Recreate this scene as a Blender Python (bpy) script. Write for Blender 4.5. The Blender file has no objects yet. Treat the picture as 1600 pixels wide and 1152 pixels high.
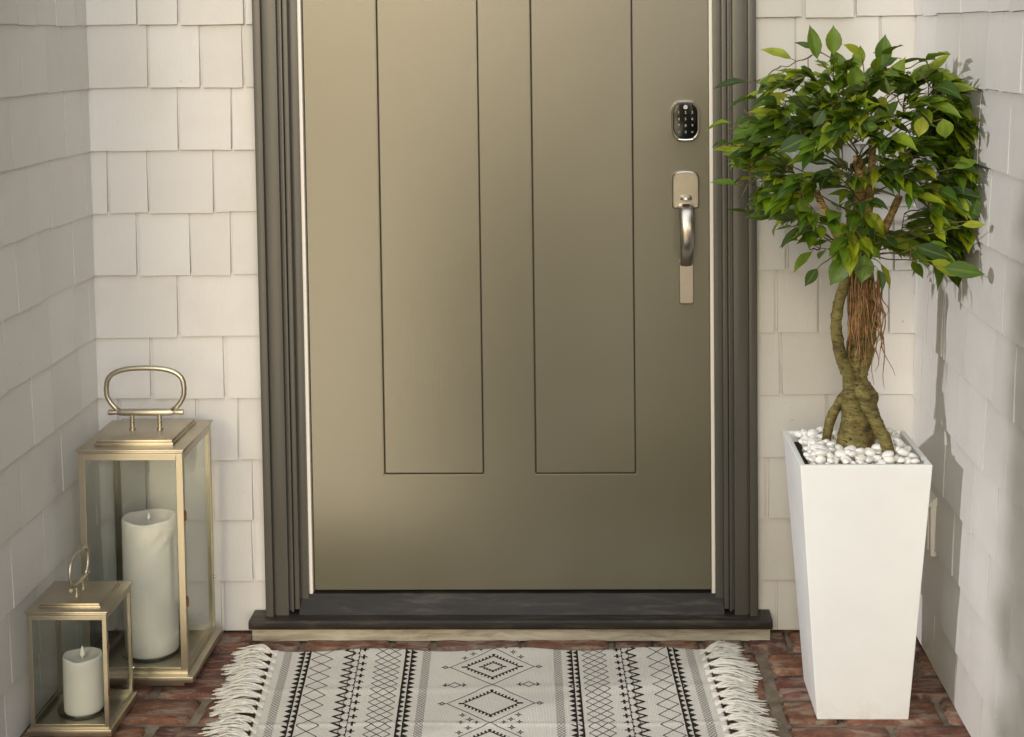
import bpy, bmesh, math, random
from mathutils import Vector, Matrix, noise
PI = math.pi
S = bpy.context.scene
COL = S.collection

# ------------------------------------------------------------------ camera
cam = bpy.data.cameras.new("camera"); co = bpy.data.objects.new("camera", cam); COL.objects.link(co)
RW = Matrix(((0.99955297, 0.01038464, 0.02803600), (0.02739540, 0.05739989, -0.99797532), (-0.01197288, 0.99829726, 0.05708974)))
RC = Matrix((RW[0], RW[1], RW[2]))
# rows of RC are the world axes in camera coordinates, which is the camera's rotation
M4 = RC.to_4x4(); M4.translation = Vector((0.183, -3.3066, 1.3661))
co.matrix_world = M4
cam.sensor_width = 36.0; cam.sensor_fit = 'HORIZONTAL'
cam.lens = 2295.0 / 1600 * 36
cam.shift_x = (800 - 852) / 1600.0
cam.shift_y = -(576 - 187) / 1600.0
cam.clip_start = 0.05; cam.clip_end = 500
S.camera = co

# ------------------------------------------------------------------ light
SUN_TO = Vector((-1.0, -0.55, 0.285)).normalized()      # towards the sun: low, from the left
w = bpy.data.worlds.new("World"); S.world = w; w.use_nodes = True
nt = w.node_tree; nt.nodes.clear()
out = nt.nodes.new('ShaderNodeOutputWorld'); bg = nt.nodes.new('ShaderNodeBackground')
sky = nt.nodes.new('ShaderNodeTexSky'); sky.sky_type = 'NISHITA'; sky.sun_disc = False
sky.sun_elevation = math.asin(SUN_TO.z); sky.sun_rotation = math.atan2(SUN_TO.x, SUN_TO.y)
sky.air_density = 1.0; sky.dust_density = 0.6; sky.ozone_density = 1.0
bg.inputs[1].default_value = 0.05
# glow patches added to the sky to fill the porch and give the door sheen
L = nt.links.new
tc = nt.nodes.new('ShaderNodeTexCoord')
nrm = nt.nodes.new('ShaderNodeVectorMath'); nrm.operation = 'NORMALIZE'
L(tc.outputs['Generated'], nrm.inputs[0]); L(sky.outputs[0], bg.inputs[0])
last = bg.outputs[0]
GLOWS = [((0.33, -1.0, 0.19), 2, 15, (1.0, .83, .67), 18.5), ((0.0, -1.0, 1.10), 2, 45, (.96, 1.0, 1.03), 4.9), ((-0.17, -1.0, 0.10), 3, 10, (1.0, .80, .50), 13.0), ((-0.21, -1.0, 0.33), 3, 11, (1.0, .82, .54), 29.0)]
for gd, a0, a1, gc, gs in GLOWS:
    dt = nt.nodes.new('ShaderNodeVectorMath'); dt.operation = 'DOT_PRODUCT'; dt.inputs[1].default_value = Vector(gd).normalized()
    mr = nt.nodes.new('ShaderNodeMapRange'); mr.interpolation_type = 'SMOOTHSTEP'
    mr.inputs['From Min'].default_value = math.cos(math.radians(a1)); mr.inputs['From Max'].default_value = math.cos(math.radians(a0))
    bg2 = nt.nodes.new('ShaderNodeBackground'); bg2.inputs[0].default_value = (*gc, 1)
    mu = nt.nodes.new('ShaderNodeMath'); mu.operation = 'MULTIPLY'; mu.inputs[1].default_value = gs
    ad = nt.nodes.new('ShaderNodeAddShader')
    L(nrm.outputs[0], dt.inputs[0]); L(dt.outputs['Value'], mr.inputs['Value'])
    L(mr.outputs[0], mu.inputs[0]); L(mu.outputs[0], bg2.inputs[1]); L(last, ad.inputs[0]); L(bg2.outputs[0], ad.inputs[1]); last = ad.outputs[0]
L(last, out.inputs[0])
sl = bpy.data.lights.new("sun", 'SUN'); so = bpy.data.objects.new("sun", sl); COL.objects.link(so)
sl.energy = 3.2; sl.angle = math.radians(1.3); sl.color = (1.0, 0.96, 0.98)
so.rotation_euler = (-SUN_TO).to_track_quat('-Z', 'Y').to_euler(); so.location = (-4, -2, 3)
S.view_settings.view_transform = 'Standard'; S.view_settings.look = 'None'
S.view_settings.exposure = -1.0; S.view_settings.gamma = 1.0
S.render.engine = 'CYCLES'

# ------------------------------------------------------------------ materials
def mat(name):
    m = bpy.data.materials.new(name); m.use_nodes = True
    t = m.node_tree; b = t.nodes['Principled BSDF']
    return m, t, b
def nd(t, kind, **kw):
    n = t.nodes.new(kind)
    for k, v in kw.items():
        if isinstance(v, (int, float, tuple, list)) and k in n.inputs: n.inputs[k].default_value = v
        else: setattr(n, k, v)
    return n
def coords(t, scale=(1, 1, 1), kind='Object'):
    c = nd(t, 'ShaderNodeTexCoord'); mp = nd(t, 'ShaderNodeMapping'); mp.inputs['Scale'].default_value = scale
    t.links.new(c.outputs[kind], mp.inputs[0]); return mp.outputs[0]
def nz(t, vec, scale, detail=4, rough=0.55, dist=0.0):
    n = nd(t, 'ShaderNodeTexNoise'); n.inputs['Scale'].default_value = scale; n.inputs['Detail'].default_value = detail
    n.inputs['Roughness'].default_value = rough; n.inputs['Distortion'].default_value = dist
    t.links.new(vec, n.inputs['Vector']); return n.outputs['Fac']
def ramp(t, fac, stops):
    r = nd(t, 'ShaderNodeValToRGB'); el = r.color_ramp.elements
    while len(el) > 1: el.remove(el[-1])
    el[0].position = stops[0][0]; el[0].color = (*stops[0][1], 1)
    for p, c in stops[1:]:
        e = el.new(p); e.color = (*c, 1)
    t.links.new(fac, r.inputs[0]); return r.outputs[0]
def mixc(t, a, b, fac, mode='MIX'):
    m = nd(t, 'ShaderNodeMix'); m.data_type = 'RGBA'; m.blend_type = mode
    for sock, v in ((m.inputs[0], fac), (m.inputs[6], a), (m.inputs[7], b)):
        if isinstance(v, (int, float)): sock.default_value = v
        elif isinstance(v, tuple): sock.default_value = (*v, 1)
        else: t.links.new(v, sock)
    return m.outputs[2]
def mth(t, op, a, b=None, clamp=False):
    m = nd(t, 'ShaderNodeMath'); m.operation = op; m.use_clamp = clamp
    for i, v in enumerate((a, b)):
        if v is None: continue
        if isinstance(v, (int, float)): m.inputs[i].default_value = v
        else: t.links.new(v, m.inputs[i])
    return m.outputs[0]
def bump(t, b, h, strength=0.3, dist=0.001, prev=None):
    n = nd(t, 'ShaderNodeBump'); n.inputs['Strength'].default_value = strength; n.inputs['Distance'].default_value = dist
    t.links.new(h, n.inputs['Height'])
    if prev is not None: t.links.new(prev, n.inputs['Normal'])
    if b is not None: t.links.new(n.outputs[0], b.inputs['Normal'])
    return n.outputs[0]
def island(t): return nd(t, 'ShaderNodeNewGeometry').outputs['Random Per Island']

def paint_shingle():
    m, t, b = mat('painted_shingle')
    v = coords(t, (1, 1, 0.12)); v1 = coords(t)
    r = island(t)
    base = ramp(t, r, [(0, (.64, .625, .59)), (.5, (.675, .66, .63)), (1, (.70, .69, .66))])
    dirt = nz(t, v1, 3.0, 6, .65)
    base = mixc(t, base, (.50, .46, .40), mth(t, 'MULTIPLY', ramp(t, dirt, [(.48, (0, 0, 0)), (.75, (1, 1, 1))]), .38))
    spots = nz(t, v1, 60, 2, .5)
    base = mixc(t, base, (.33, .29, .25), mth(t, 'MULTIPLY', ramp(t, spots, [(.76, (0, 0, 0)), (.79, (1, 1, 1))]), .5))
    t.links.new(base, b.inputs['Base Color'])
    b.inputs['Roughness'].default_value = 0.55
    g = nz(t, v, 240, 5, .7); n1 = bump(t, None, g, .5, .0014)
    g2 = nz(t, v1, 18, 5, .6); bump(t, b, g2, .5, .0016, n1)
    return m
def simple(name, col, rough=.5, metal=0.0, nsc=None, var=.12, bsc=200, bs=.15, bd=.0005, stretch=(1, 1, 1), rv=0.0, spec=None):
    m, t, b = mat(name)
    v = coords(t, stretch)
    if nsc:
        f = nz(t, v, nsc, 5, .6)
        c0 = tuple(x * (1 - var) for x in col); c1 = tuple(min(1, x * (1 + var)) for x in col)
        t.links.new(ramp(t, f, [(.3, c0), (.7, c1)]), b.inputs['Base Color'])
        if rv:
            mrn = nd(t, 'ShaderNodeMapRange'); t.links.new(f, mrn.inputs[0])
            mrn.inputs['To Min'].default_value = rough - rv; mrn.inputs['To Max'].default_value = rough + rv
            t.links.new(mrn.outputs[0], b.inputs['Roughness'])
        else: b.inputs['Roughness'].default_value = rough
    else:
        b.inputs['Base Color'].default_value = (*col, 1); b.inputs['Roughness'].default_value = rough
    b.inputs['Metallic'].default_value = metal
    if spec is not None: b.inputs['Specular IOR Level'].default_value = spec
    if bs: bump(t, b, nz(t, v, bsc, 3, .6), bs, bd)
    return m
def brick_mat():
    m, t, b = mat('worn_brick')
    v = coords(t); r = island(t)
    base = ramp(t, r, [(0, (.120, .028, .021)), (.2, (.15, .052, .034)), (.4, (.28, .115, .052)), (.55, (.095, .030, .025)), (.72, (.24, .10, .045)), (.86, (.21, .125, .10)), (1, (.14, .036, .026))])
    f = nz(t, v, 28, 8, .7)
    base = mixc(t, base, (.045, .018, .014), mth(t, 'MULTIPLY', ramp(t, f, [(.42, (1, 1, 1)), (.6, (0, 0, 0))]), .55))
    s = nz(t, coords(t, (1, 2.6, 1)), 15, 9, .72, .7)
    base = mixc(t, base, (.30, .23, .17), mth(t, 'MULTIPLY', ramp(t, s, [(.47, (0, 0, 0)), (.60, (1, 1, 1))]), .80))
    w2 = nz(t, v, 140, 3, .6)
    base = mixc(t, base, (.40, .34, .27), mth(t, 'MULTIPLY', ramp(t, w2, [(.66, (0, 0, 0)), (.72, (1, 1, 1))]), .5))
    t.links.new(base, b.inputs['Base Color']); b.inputs['Roughness'].default_value = .72
    n1 = bump(t, None, nz(t, v, 60, 8, .7), .8, .004); bump(t, b, nz(t, v, 400, 3, .6), .4, .001, n1)
    return m
def mortar_mat():
    m, t, b = mat('mortar')
    v = coords(t)
    f = nz(t, v, 22, 8, .7)
    t.links.new(ramp(t, f, [(.3, (.10, .075, .05)), (.5, (.20, .16, .115)), (.7, (.29, .24, .18))]), b.inputs['Base Color'])
    b.inputs['Roughness'].default_value = .9
    bump(t, b, nz(t, v, 180, 6, .7), .8, .003); return m
def leaf_mat():
    m, t, b = mat('ficus_leaf')
    r = island(t)
    base = ramp(t, r, [(0, (.020, .046, .006)), (.25, (.048, .110, .008)), (.5, (.105, .20, .008)), (.78, (.22, .31, .010)), (1, (.36, .39, .012))])
    uv = nd(t, 'ShaderNodeUVMap'); sp = nd(t, 'ShaderNodeSeparateXYZ'); t.links.new(uv.outputs[0], sp.inputs[0])
    mid = mth(t, 'ABSOLUTE', mth(t, 'SUBTRACT', sp.outputs[0], .5))
    line = ramp(t, mid, [(.0, (1, 1, 1)), (.035, (.8, .8, .8)), (.06, (0, 0, 0))])
    wv = nd(t, 'ShaderNodeTexWave'); wv.bands_direction = 'Y'; wv.inputs['Scale'].default_value = 5.5; wv.inputs['Distortion'].default_value = .6
    skew = nd(t, 'ShaderNodeCombineXYZ'); t.links.new(mth(t, 'ADD', sp.outputs[1], mth(t, 'MULTIPLY', mid, -.8)), skew.inputs[1]); t.links.new(skew.outputs[0], wv.inputs[0])
    base = mixc(t, base, (.16, .26, .045), mth(t, 'MULTIPLY', line, .65))
    vv = nz(t, coords(t), 30, 3, .5)
    base = mixc(t, base, (.02, .045, .008), mth(t, 'MULTIPLY', ramp(t, vv, [(.45, (0, 0, 0)), (.75, (1, 1, 1))]), .5))
    t.links.new(base, b.inputs['Base Color']); b.inputs['Roughness'].default_value = .38
    b.inputs['Specular IOR Level'].default_value = .5
    bump(t, b, wv.outputs['Fac'], .35, .0012)
    tr = nd(t, 'ShaderNodeBsdfTranslucent'); t.links.new(mixc(t, base, (.30, .42, .02), .5), tr.inputs[0])
    mx = nd(t, 'ShaderNodeMixShader'); mx.inputs[0].default_value = .30
    o = t.nodes['Material Output']
    t.links.new(b.outputs[0], mx.inputs[1]); t.links.new(tr.outputs[0], mx.inputs[2]); t.links.new(mx.outputs[0], o.inputs[0])
    return m
def bark_mat(name, c0, c1, c2, ring=70):
    m, t, b = mat(name)
    v = coords(t, (1, 1, 3.2)); v1 = coords(t)
    f = nz(t, v, 28, 8, .7, .4)
    base = ramp(t, f, [(.34, c0), (.47, c1), (.66, c2)])
    cr = nz(t, coords(t, (1, 1, 4)), 42, 4, .6, 1.0)
    base = mixc(t, base, (.13, .065, .022), mth(t, 'MULTIPLY', ramp(t, nz(t, v1, 16, 5, .7), [(.5, (0, 0, 0)), (.66, (1, 1, 1))]), .6))
    base = mixc(t, base, tuple(x * .25 for x in c0), ramp(t, cr, [(.58, (0, 0, 0)), (.64, (1, 1, 1))]))
    t.links.new(base, b.inputs['Base Color']); b.inputs['Roughness'].default_value = .7
    n1 = bump(t, None, f, 1.0, .008); bump(t, b, nz(t, v1, 150, 6, .75), .9, .003, n1); return m
def glass_mat():
    m, t, b = mat('clear_glass'); t.nodes.remove(b)
    tr = nd(t, 'ShaderNodeBsdfTransparent'); tr.inputs[0].default_value = (.965, .975, .96, 1)
    gl = nd(t, 'ShaderNodeBsdfGlossy'); gl.inputs['Roughness'].default_value = .03
    lw_ = nd(t, 'ShaderNodeLayerWeight'); lw_.inputs[0].default_value = .5
    fr = nd(t, 'ShaderNodeMath'); fr.operation = 'MULTIPLY_ADD'; fr.inputs[1].default_value = .55; fr.inputs[2].default_value = .03
    t.links.new(mth(t, 'POWER', lw_.outputs['Facing'], 5.0), fr.inputs[0])
    mx = nd(t, 'ShaderNodeMixShader'); t.links.new(fr.outputs[0], mx.inputs[0])
    t.links.new(tr.outputs[0], mx.inputs[1]); t.links.new(gl.outputs[0], mx.inputs[2]); t.links.new(mx.outputs[0], t.nodes['Material Output'].inputs[0]); return m
def rug_mat():
    m, t, b = mat('woven_cotton')
    v = coords(t)
    wv = nd(t, 'ShaderNodeTexWave'); wv.bands_direction = 'X'; wv.inputs['Scale'].default_value = 105; wv.inputs['Distortion'].default_value = 1.0
    wv.inputs['Detail'].default_value = 2; t.links.new(v, wv.inputs[0])
    wy = nd(t, 'ShaderNodeTexWave'); wy.bands_direction = 'Y'; wy.inputs['Scale'].default_value = 150; wy.inputs['Distortion'].default_value = 1.5; t.links.new(v, wy.inputs[0])
    wt = mth(t, 'MULTIPLY', wv.outputs['Fac'], wy.outputs['Fac'])
    f = nz(t, v, 9, 5, .6)
    base = ramp(t, f, [(.3, (.79, .755, .68)), (.7, (.86, .825, .75))])
    base = mixc(t, base, (.36, .32, .26), mth(t, 'MULTIPLY', mth(t, 'SUBTRACT', 1.0, wt), .35))
    t.links.new(base, b.inputs['Base Color']); b.inputs['Roughness'].default_value = .95; b.inputs['Specular IOR Level'].default_value = .1
    n1 = bump(t, None, wt, .7, .0012); bump(t, b, nz(t, v, 35, 4, .5), .6, .002, n1); return m
def door_mat():
    m, t, b = mat('door_paint')
    v = coords(t)
    f = nz(t, v, 2.5, 4, .6)
    t.links.new(ramp(t, f, [(.3, (.088, .078, .043)), (.7, (.101, .090, .051))]), b.inputs['Base Color'])
    b.inputs['Roughness'].default_value = .30; b.inputs['Specular IOR Level'].default_value = 1.0
    b.inputs['Coat Weight'].default_value = 1.0; b.inputs['Coat Roughness'].default_value = .26
    n1 = bump(t, None, nz(t, coords(t, (1, 1, .08)), 240, 4, .65), .22, .0009); bump(t, b, nz(t, v, 9, 3, .5), .25, .0015, n1); return m
def wood_mat():
    m, t, b = mat('weathered_wood')
    v = coords(t, (.12, 1, 1)); f = nz(t, v, 60, 8, .7, .5)
    base = ramp(t, f, [(.3, (.20, .165, .115)), (.5, (.40, .365, .28)), (.7, (.56, .53, .43))])
    t.links.new(base, b.inputs['Base Color']); b.inputs['Roughness'].default_value = .8
    bump(t, b, f, .8, .003); return m
def thresh_mat():
    m, t, b = mat('threshold_paint')
    v = coords(t, (.15, 1, 1)); f = nz(t, v, 50, 8, .7, .3)
    t.links.new(ramp(t, f, [(.3, (.010, .009, .008)), (.52, (.024, .019, .014)), (.66, (.060, .050, .038)), (.8, (.12, .11, .09))]), b.inputs['Base Color'])
    b.inputs['Roughness'].default_value = .5; bump(t, b, f, .5, .0015); return m

SH = paint_shingle(); BRICK = brick_mat(); MORTAR = mortar_mat(); LEAF = leaf_mat()
BARK = bark_mat('mossy_bark', (.045, .032, .010), (.165, .135, .032), (.30, .255, .085))
PALE = bark_mat('pale_branch', (.20, .12, .035), (.42, .27, .09), (.52, .36, .15))
TWIG = simple('twig', (.13, .10, .03), .6, nsc=60, var=.4, bs=.2)
HAIRM = simple('dry_root', (.25, .135, .052), .7, nsc=60, var=.65, bs=0)
GLASS = glass_mat(); RUG = rug_mat(); DOOR = door_mat(); WOOD = wood_mat(); THR = thresh_mat()
GROOVE = simple('groove_paint', (.045, .036, .02), .7, bs=0)
TRIM = simple('trim_paint', (.086, .081, .068), .36, nsc=9, var=.12, bsc=60, bs=.35, bd=.001, stretch=(1, 1, .15), rv=.06, spec=.6)
WEATHER = simple('weatherstrip', (.82, .78, .70), .45, bs=.1)
YARN = simple('black_yarn', (.028, .023, .018), .95, nsc=300, var=.5, bs=0, spec=.1)
FRINGE = simple('cotton_strand', (.66, .63, .56), .9, nsc=90, var=.12, bs=0, spec=.1)
WHITE = simple('planter_white', (.82, .83, .82), .42, nsc=6, var=.03, bsc=25, bs=.10, bd=.0008, rv=.05)
_t = WHITE.node_tree; _b = _t.nodes['Principled BSDF']; _src = _b.inputs['Base Color'].links[0].from_socket
_c = nd(_t, 'ShaderNodeTexCoord'); _s = nd(_t, 'ShaderNodeSeparateXYZ'); _t.links.new(_c.outputs['Object'], _s.inputs[0])
_sp = ramp(_t, nz(_t, _c.outputs['Object'], 38, 7, .7), [(.46, (0, 0, 0)), (.64, (1, 1, 1))])
_m = mth(_t, 'MULTIPLY', _sp, mth(_t, 'SUBTRACT', .16, mth(_t, 'MULTIPLY', _s.outputs[2], 2.4), True))
_t.links.new(mixc(_t, _src, (.36, .28, .21), _m), _b.inputs['Base Color'])
PEB = simple('white_stone', (.80, .79, .765), .45, nsc=18, var=.10, bsc=120, bs=.2, bd=.0006)
SOIL = simple('soil', (.03, .02, .014), .9, nsc=60, var=.5, bs=.6, bd=.003)
GOLD = simple('brushed_gold', (.50, .455, .36), .36, 1.0, nsc=12, var=.10, bsc=340, bs=.25, bd=.0003, stretch=(1, 1, .3), rv=.07)
NICK = simple('satin_nickel', (.44, .40, .35), .30, 1.0, nsc=40, var=.06, bsc=300, bs=.1, bd=.0002)
BEZEL = simple('bezel_metal', (.80, .76, .66), .28, 1.0, bs=0)
BLACKGLASS = simple('black_glass', (.004, .004, .004), .12, bs=0)
DIGIT = simple('digit_print', (.42, .42, .40), .5, bs=0)
LOGO = simple('logo_white', (.8, .8, .78), .4, bs=0)
INK = simple('logo_ink', (.02, .02, .02), .5, bs=0)
WAX = simple('ivory_wax', (.68, .66, .60), .55, nsc=14, var=.03, bsc=40, bs=.25, bd=.001)
WAX.node_tree.nodes['Principled BSDF'].inputs['Subsurface Weight'].default_value = .25
WAX.node_tree.nodes['Principled BSDF'].inputs['Subsurface Radius'].default_value = (.02, .012, .006)
FLAME = simple('flame_tip', (.85, .83, .76), .4, bs=0)
HINGE = simple('hinge', (.20, .10, .05), .5, .8, bs=0)
STEEL = simple('chrome', (.7, .7, .7), .15, 1, bs=0)
GRASS = simple('lawn', (.05, .085, .025), .9, nsc=8, var=.4, bsc=90, bs=.8, bd=.02)
CONC = simple('concrete', (.36, .33, .29), .85, nsc=4, var=.2, bsc=60, bs=.4, bd=.003)
REFLECTOR = simple('reflector_gloss', (.10, .09, .075), .09, nsc=3, var=.3, bsc=5, bs=.05, bd=.002, spec=1.0)  # near-mirror finish for the added reflector slab
BLOCKER_LEAF = simple('blocker_leaf', (.03, .06, .018), .5, nsc=12, var=.5, bs=0)  # leaf colour of the added shade blockers

# ------------------------------------------------------------------ mesh helpers
class MB:
    def __init__(s): s.v = []; s.f = []; s.m = []; s.uv = {}
    def add(s, vs, fs, mi=0):
        o = len(s.v); s.v += [tuple(x) for x in vs]
        for f in fs: s.f.append(tuple(i + o for i in f)); s.m.append(mi)
        return o
    def box(s, x0, x1, y0, y1, z0, z1, mi=0):
        s.add([(x0, y0, z0), (x1, y0, z0), (x1, y1, z0), (x0, y1, z0), (x0, y0, z1), (x1, y0, z1), (x1, y1, z1), (x0, y1, z1)],
              [(0, 3, 2, 1), (4, 5, 6, 7), (0, 1, 5, 4), (1, 2, 6, 5), (2, 3, 7, 6), (3, 0, 4, 7)], mi)
    def prism(s, prof, a, b, axis='x', mi=0):
        n = len(prof)
        def P(u, p): return (u, p[0], p[1]) if axis == 'x' else ((p[0], u, p[1]) if axis == 'y' else (p[0], p[1], u))
        s.add([P(a, p) for p in prof] + [P(b, p) for p in prof],
              [tuple(range(n - 1, -1, -1)), tuple(range(n, 2 * n))] + [(i, (i + 1) % n, (i + 1) % n + n, i + n) for i in range(n)], mi)
    def tube(s, pts, rad, n=8, mi=0, bumpf=None, cap=True, flat=1.0):
        pts = [Vector(p) for p in pts]; k = len(pts)
        if not hasattr(rad, '__len__'): rad = [rad] * k
        T = []
        for i in range(k):
            a = pts[max(0, i - 1)]; b = pts[min(k - 1, i + 1)]; d = (b - a)
            T.append(d.normalized() if d.length > 1e-9 else Vector((0, 0, 1)))
        up = Vector((0, 0, 1)) if abs(T[0].z) < .9 else Vector((0, 1, 0))
        N = (up - up.dot(T[0]) * T[0]).normalized(); vs = []
        for i in range(k):
            N = (N - N.dot(T[i]) * T[i]).normalized(); B = T[i].cross(N)
            for j in range(n):
                a = 2 * PI * j / n; r = rad[i]
                d = (N * math.cos(a) + B * math.sin(a) * flat)
                p = pts[i] + d * r
                if bumpf: p = pts[i] + d * r * bumpf(p)
                vs.append(p)
        fs = [(i * n + j, i * n + (j + 1) % n, (i + 1) * n + (j + 1) % n, (i + 1) * n + j) for i in range(k - 1) for j in range(n)]
        if cap: fs += [tuple(range(n - 1, -1, -1)), tuple((k - 1) * n + j for j in range(n))]
        s.add(vs, fs, mi)
    def lathe(s, prof, c, n=48, mi=0):
        vs = []
        for r, z in prof:
            for j in range(n):
                a = 2 * PI * j / n; vs.append((c[0] + r * math.cos(a), c[1] + r * math.sin(a), c[2] + z))
        k = len(prof)
        fs = [(i * n + j, i * n + (j + 1) % n, (i + 1) * n + (j + 1) % n, (i + 1) * n + j) for i in range(k - 1) for j in range(n)]
        if prof[0][0] > 1e-6: fs.append(tuple(range(n - 1, -1, -1)))
        if prof[-1][0] > 1e-6: fs.append(tuple((k - 1) * n + j for j in range(n)))
        s.add(vs, fs, mi)
    def build(s, name, mats, parent=None, smooth=False, bevel=0, seg=2, origin=None):
        me = bpy.data.meshes.new(name); vs = s.v
        if origin is not None: o = Vector(origin); vs = [tuple(Vector(v) - o) for v in vs]
        me.from_pydata(vs, [], s.f)
        for m in (mats if isinstance(mats, (list, tuple)) else [mats]): me.materials.append(m)
        me.polygons.foreach_set('material_index', s.m)
        if bevel:
            bm = bmesh.new(); bm.from_mesh(me)
            es = [e for e in bm.edges if len(e.link_faces) == 2 and e.calc_face_angle(0) > .5]
            bmesh.ops.bevel(bm, geom=es, offset=bevel, segments=seg, affect='EDGES', profile=.6, clamp_overlap=True)
            bm.to_mesh(me); bm.free()
        me.polygons.foreach_set('use_smooth', [smooth] * len(me.polygons)); me.update()
        ob = bpy.data.objects.new(name, me); COL.objects.link(ob)
        if origin is not None: ob.location = origin
        if parent is not None:
            ob.parent = parent
            p = parent; off = Vector((0, 0, 0))
            while p is not None: off += Vector(p.location); p = p.parent
            ob.location = (Vector(origin) if origin is not None else Vector((0, 0, 0))) - off
        return ob
def tag(o, label=None, cat=None, group=None, kind=None):
    if label: o['label'] = label
    if cat: o['category'] = cat
    if group: o['group'] = group
    if kind: o['kind'] = kind
    return o
def thing(name, loc, label, cat, group=None):
    o = bpy.data.objects.new(name, None); COL.objects.link(o); o.location = loc; o.empty_display_size = .05
    return tag(o, label, cat, group)
def autosmooth(o, ang=35):
    me = o.data; me.polygons.foreach_set('use_smooth', [True] * len(me.polygons))
    bm = bmesh.new(); bm.from_mesh(me)
    for e in bm.edges:
        if len(e.link_faces) != 2 or e.calc_face_angle(0) > math.radians(ang): e.smooth = False
    bm.to_mesh(me); bm.free(); return o

# ------------------------------------------------------------------ setting: ground, porch floor
g = MB(); g.box(-60, 60, -80, 12, -.32, -.20); tag(g.build('ground', GRASS), kind='structure')
g = MB(); g.prism([(-5, -.80), (0, -.80), (.16, -1.34), (.66, -2.95), (.55, -24), (-5, -24)], -.19, -.022, 'z'); tag(g.build('sheen_reflector', REFLECTOR), kind='structure')  # glossy slab added out of view, reflects sky glow onto the door
random.seed(5)
g = MB(); g.box(-1.3, 1.3, -.785, .3, -.25, -.0075); tag(g.build('mortar_bed', MORTAR), kind='structure')
bm = bmesh.new()
def add_brick(x0, x1, y0, y1):
    if x1 - x0 < .015: return
    cx, cy = (x0 + x1) / 2, (y0 + y1) / 2
    r = bmesh.ops.create_cube(bm, size=1)
    dz = random.uniform(-.002, .0015); rot = Matrix.Rotation(random.uniform(-.012, .012), 4, 'Z') @ Matrix.Rotation(random.uniform(-.008, .008), 4, 'X')
    bmesh.ops.scale(bm, vec=(x1 - x0, y1 - y0, .06), verts=r['verts'])
    bmesh.ops.transform(bm, matrix=Matrix.Translation((cx, cy, -.03 + dz)) @ rot, verts=r['verts'])
ROWP = .1155
for k in range(-2, 6):
    y1 = -.004 - k * ROWP + .0; y0 = y1 - ROWP + .014
    if k == 0:
        x = -1.29; js = []
        while x < 1.2:
            wd = random.choice((.105, .112, .098, .2))
            add_brick(x, x + wd - .010, y0, y1 - .002); x += wd
        continue
    # bricks end at a long joint near x = .55
    off = random.uniform(0, .2)
    xs = [.555]
    while xs[-1] > -1.3: xs.append(xs[-1] - .208 * (1 if random.random() < .85 else .52))
    if k % 2: xs = [xs[0]] + [x + .1 for x in xs[1:]]
    if k == 3: xs = [.555, .355, .15, -.06, -.27, -.40, -.617, -.825, -1.04, -1.3]
    if k == 2: xs = [.555, .40, .2, 0, -.2, -.41, -.525, -.735, -.94, -1.15, -1.3]
    for a, b in zip(xs[1:], xs[:-1]): add_brick(a + .006, b - .012, y0, y1)
    xs = [.562]
    first = .115 if k % 2 else .205
    xs.append(.562 + first)
    while xs[-1] < 1.25: xs.append(xs[-1] + .205)
    for a, b in zip(xs[:-1], xs[1:]): add_brick(a + .008, b - .004, y0, y1)
bmesh.ops.bevel(bm, geom=bm.edges[:], offset=.005, segments=2, affect='EDGES', clamp_overlap=True)
bmesh.ops.subdivide_edges(bm, edges=[e for e in bm.edges if e.calc_length() > .03], cuts=5, use_grid_fill=True)
for v in bm.verts:
    n_ = noise.noise_vector(v.co * 28); v.co += Vector((n_.x * .0035, n_.y * .0035, n_.z * .0018))
me = bpy.data.meshes.new('porch_floor'); bm.to_mesh(me); bm.free(); me.materials.append(BRICK)
me.polygons.foreach_set('use_smooth', [True] * len(me.polygons))
fo = bpy.data.objects.new('porch_floor', me); COL.objects.link(fo); tag(fo, kind='structure')

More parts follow.
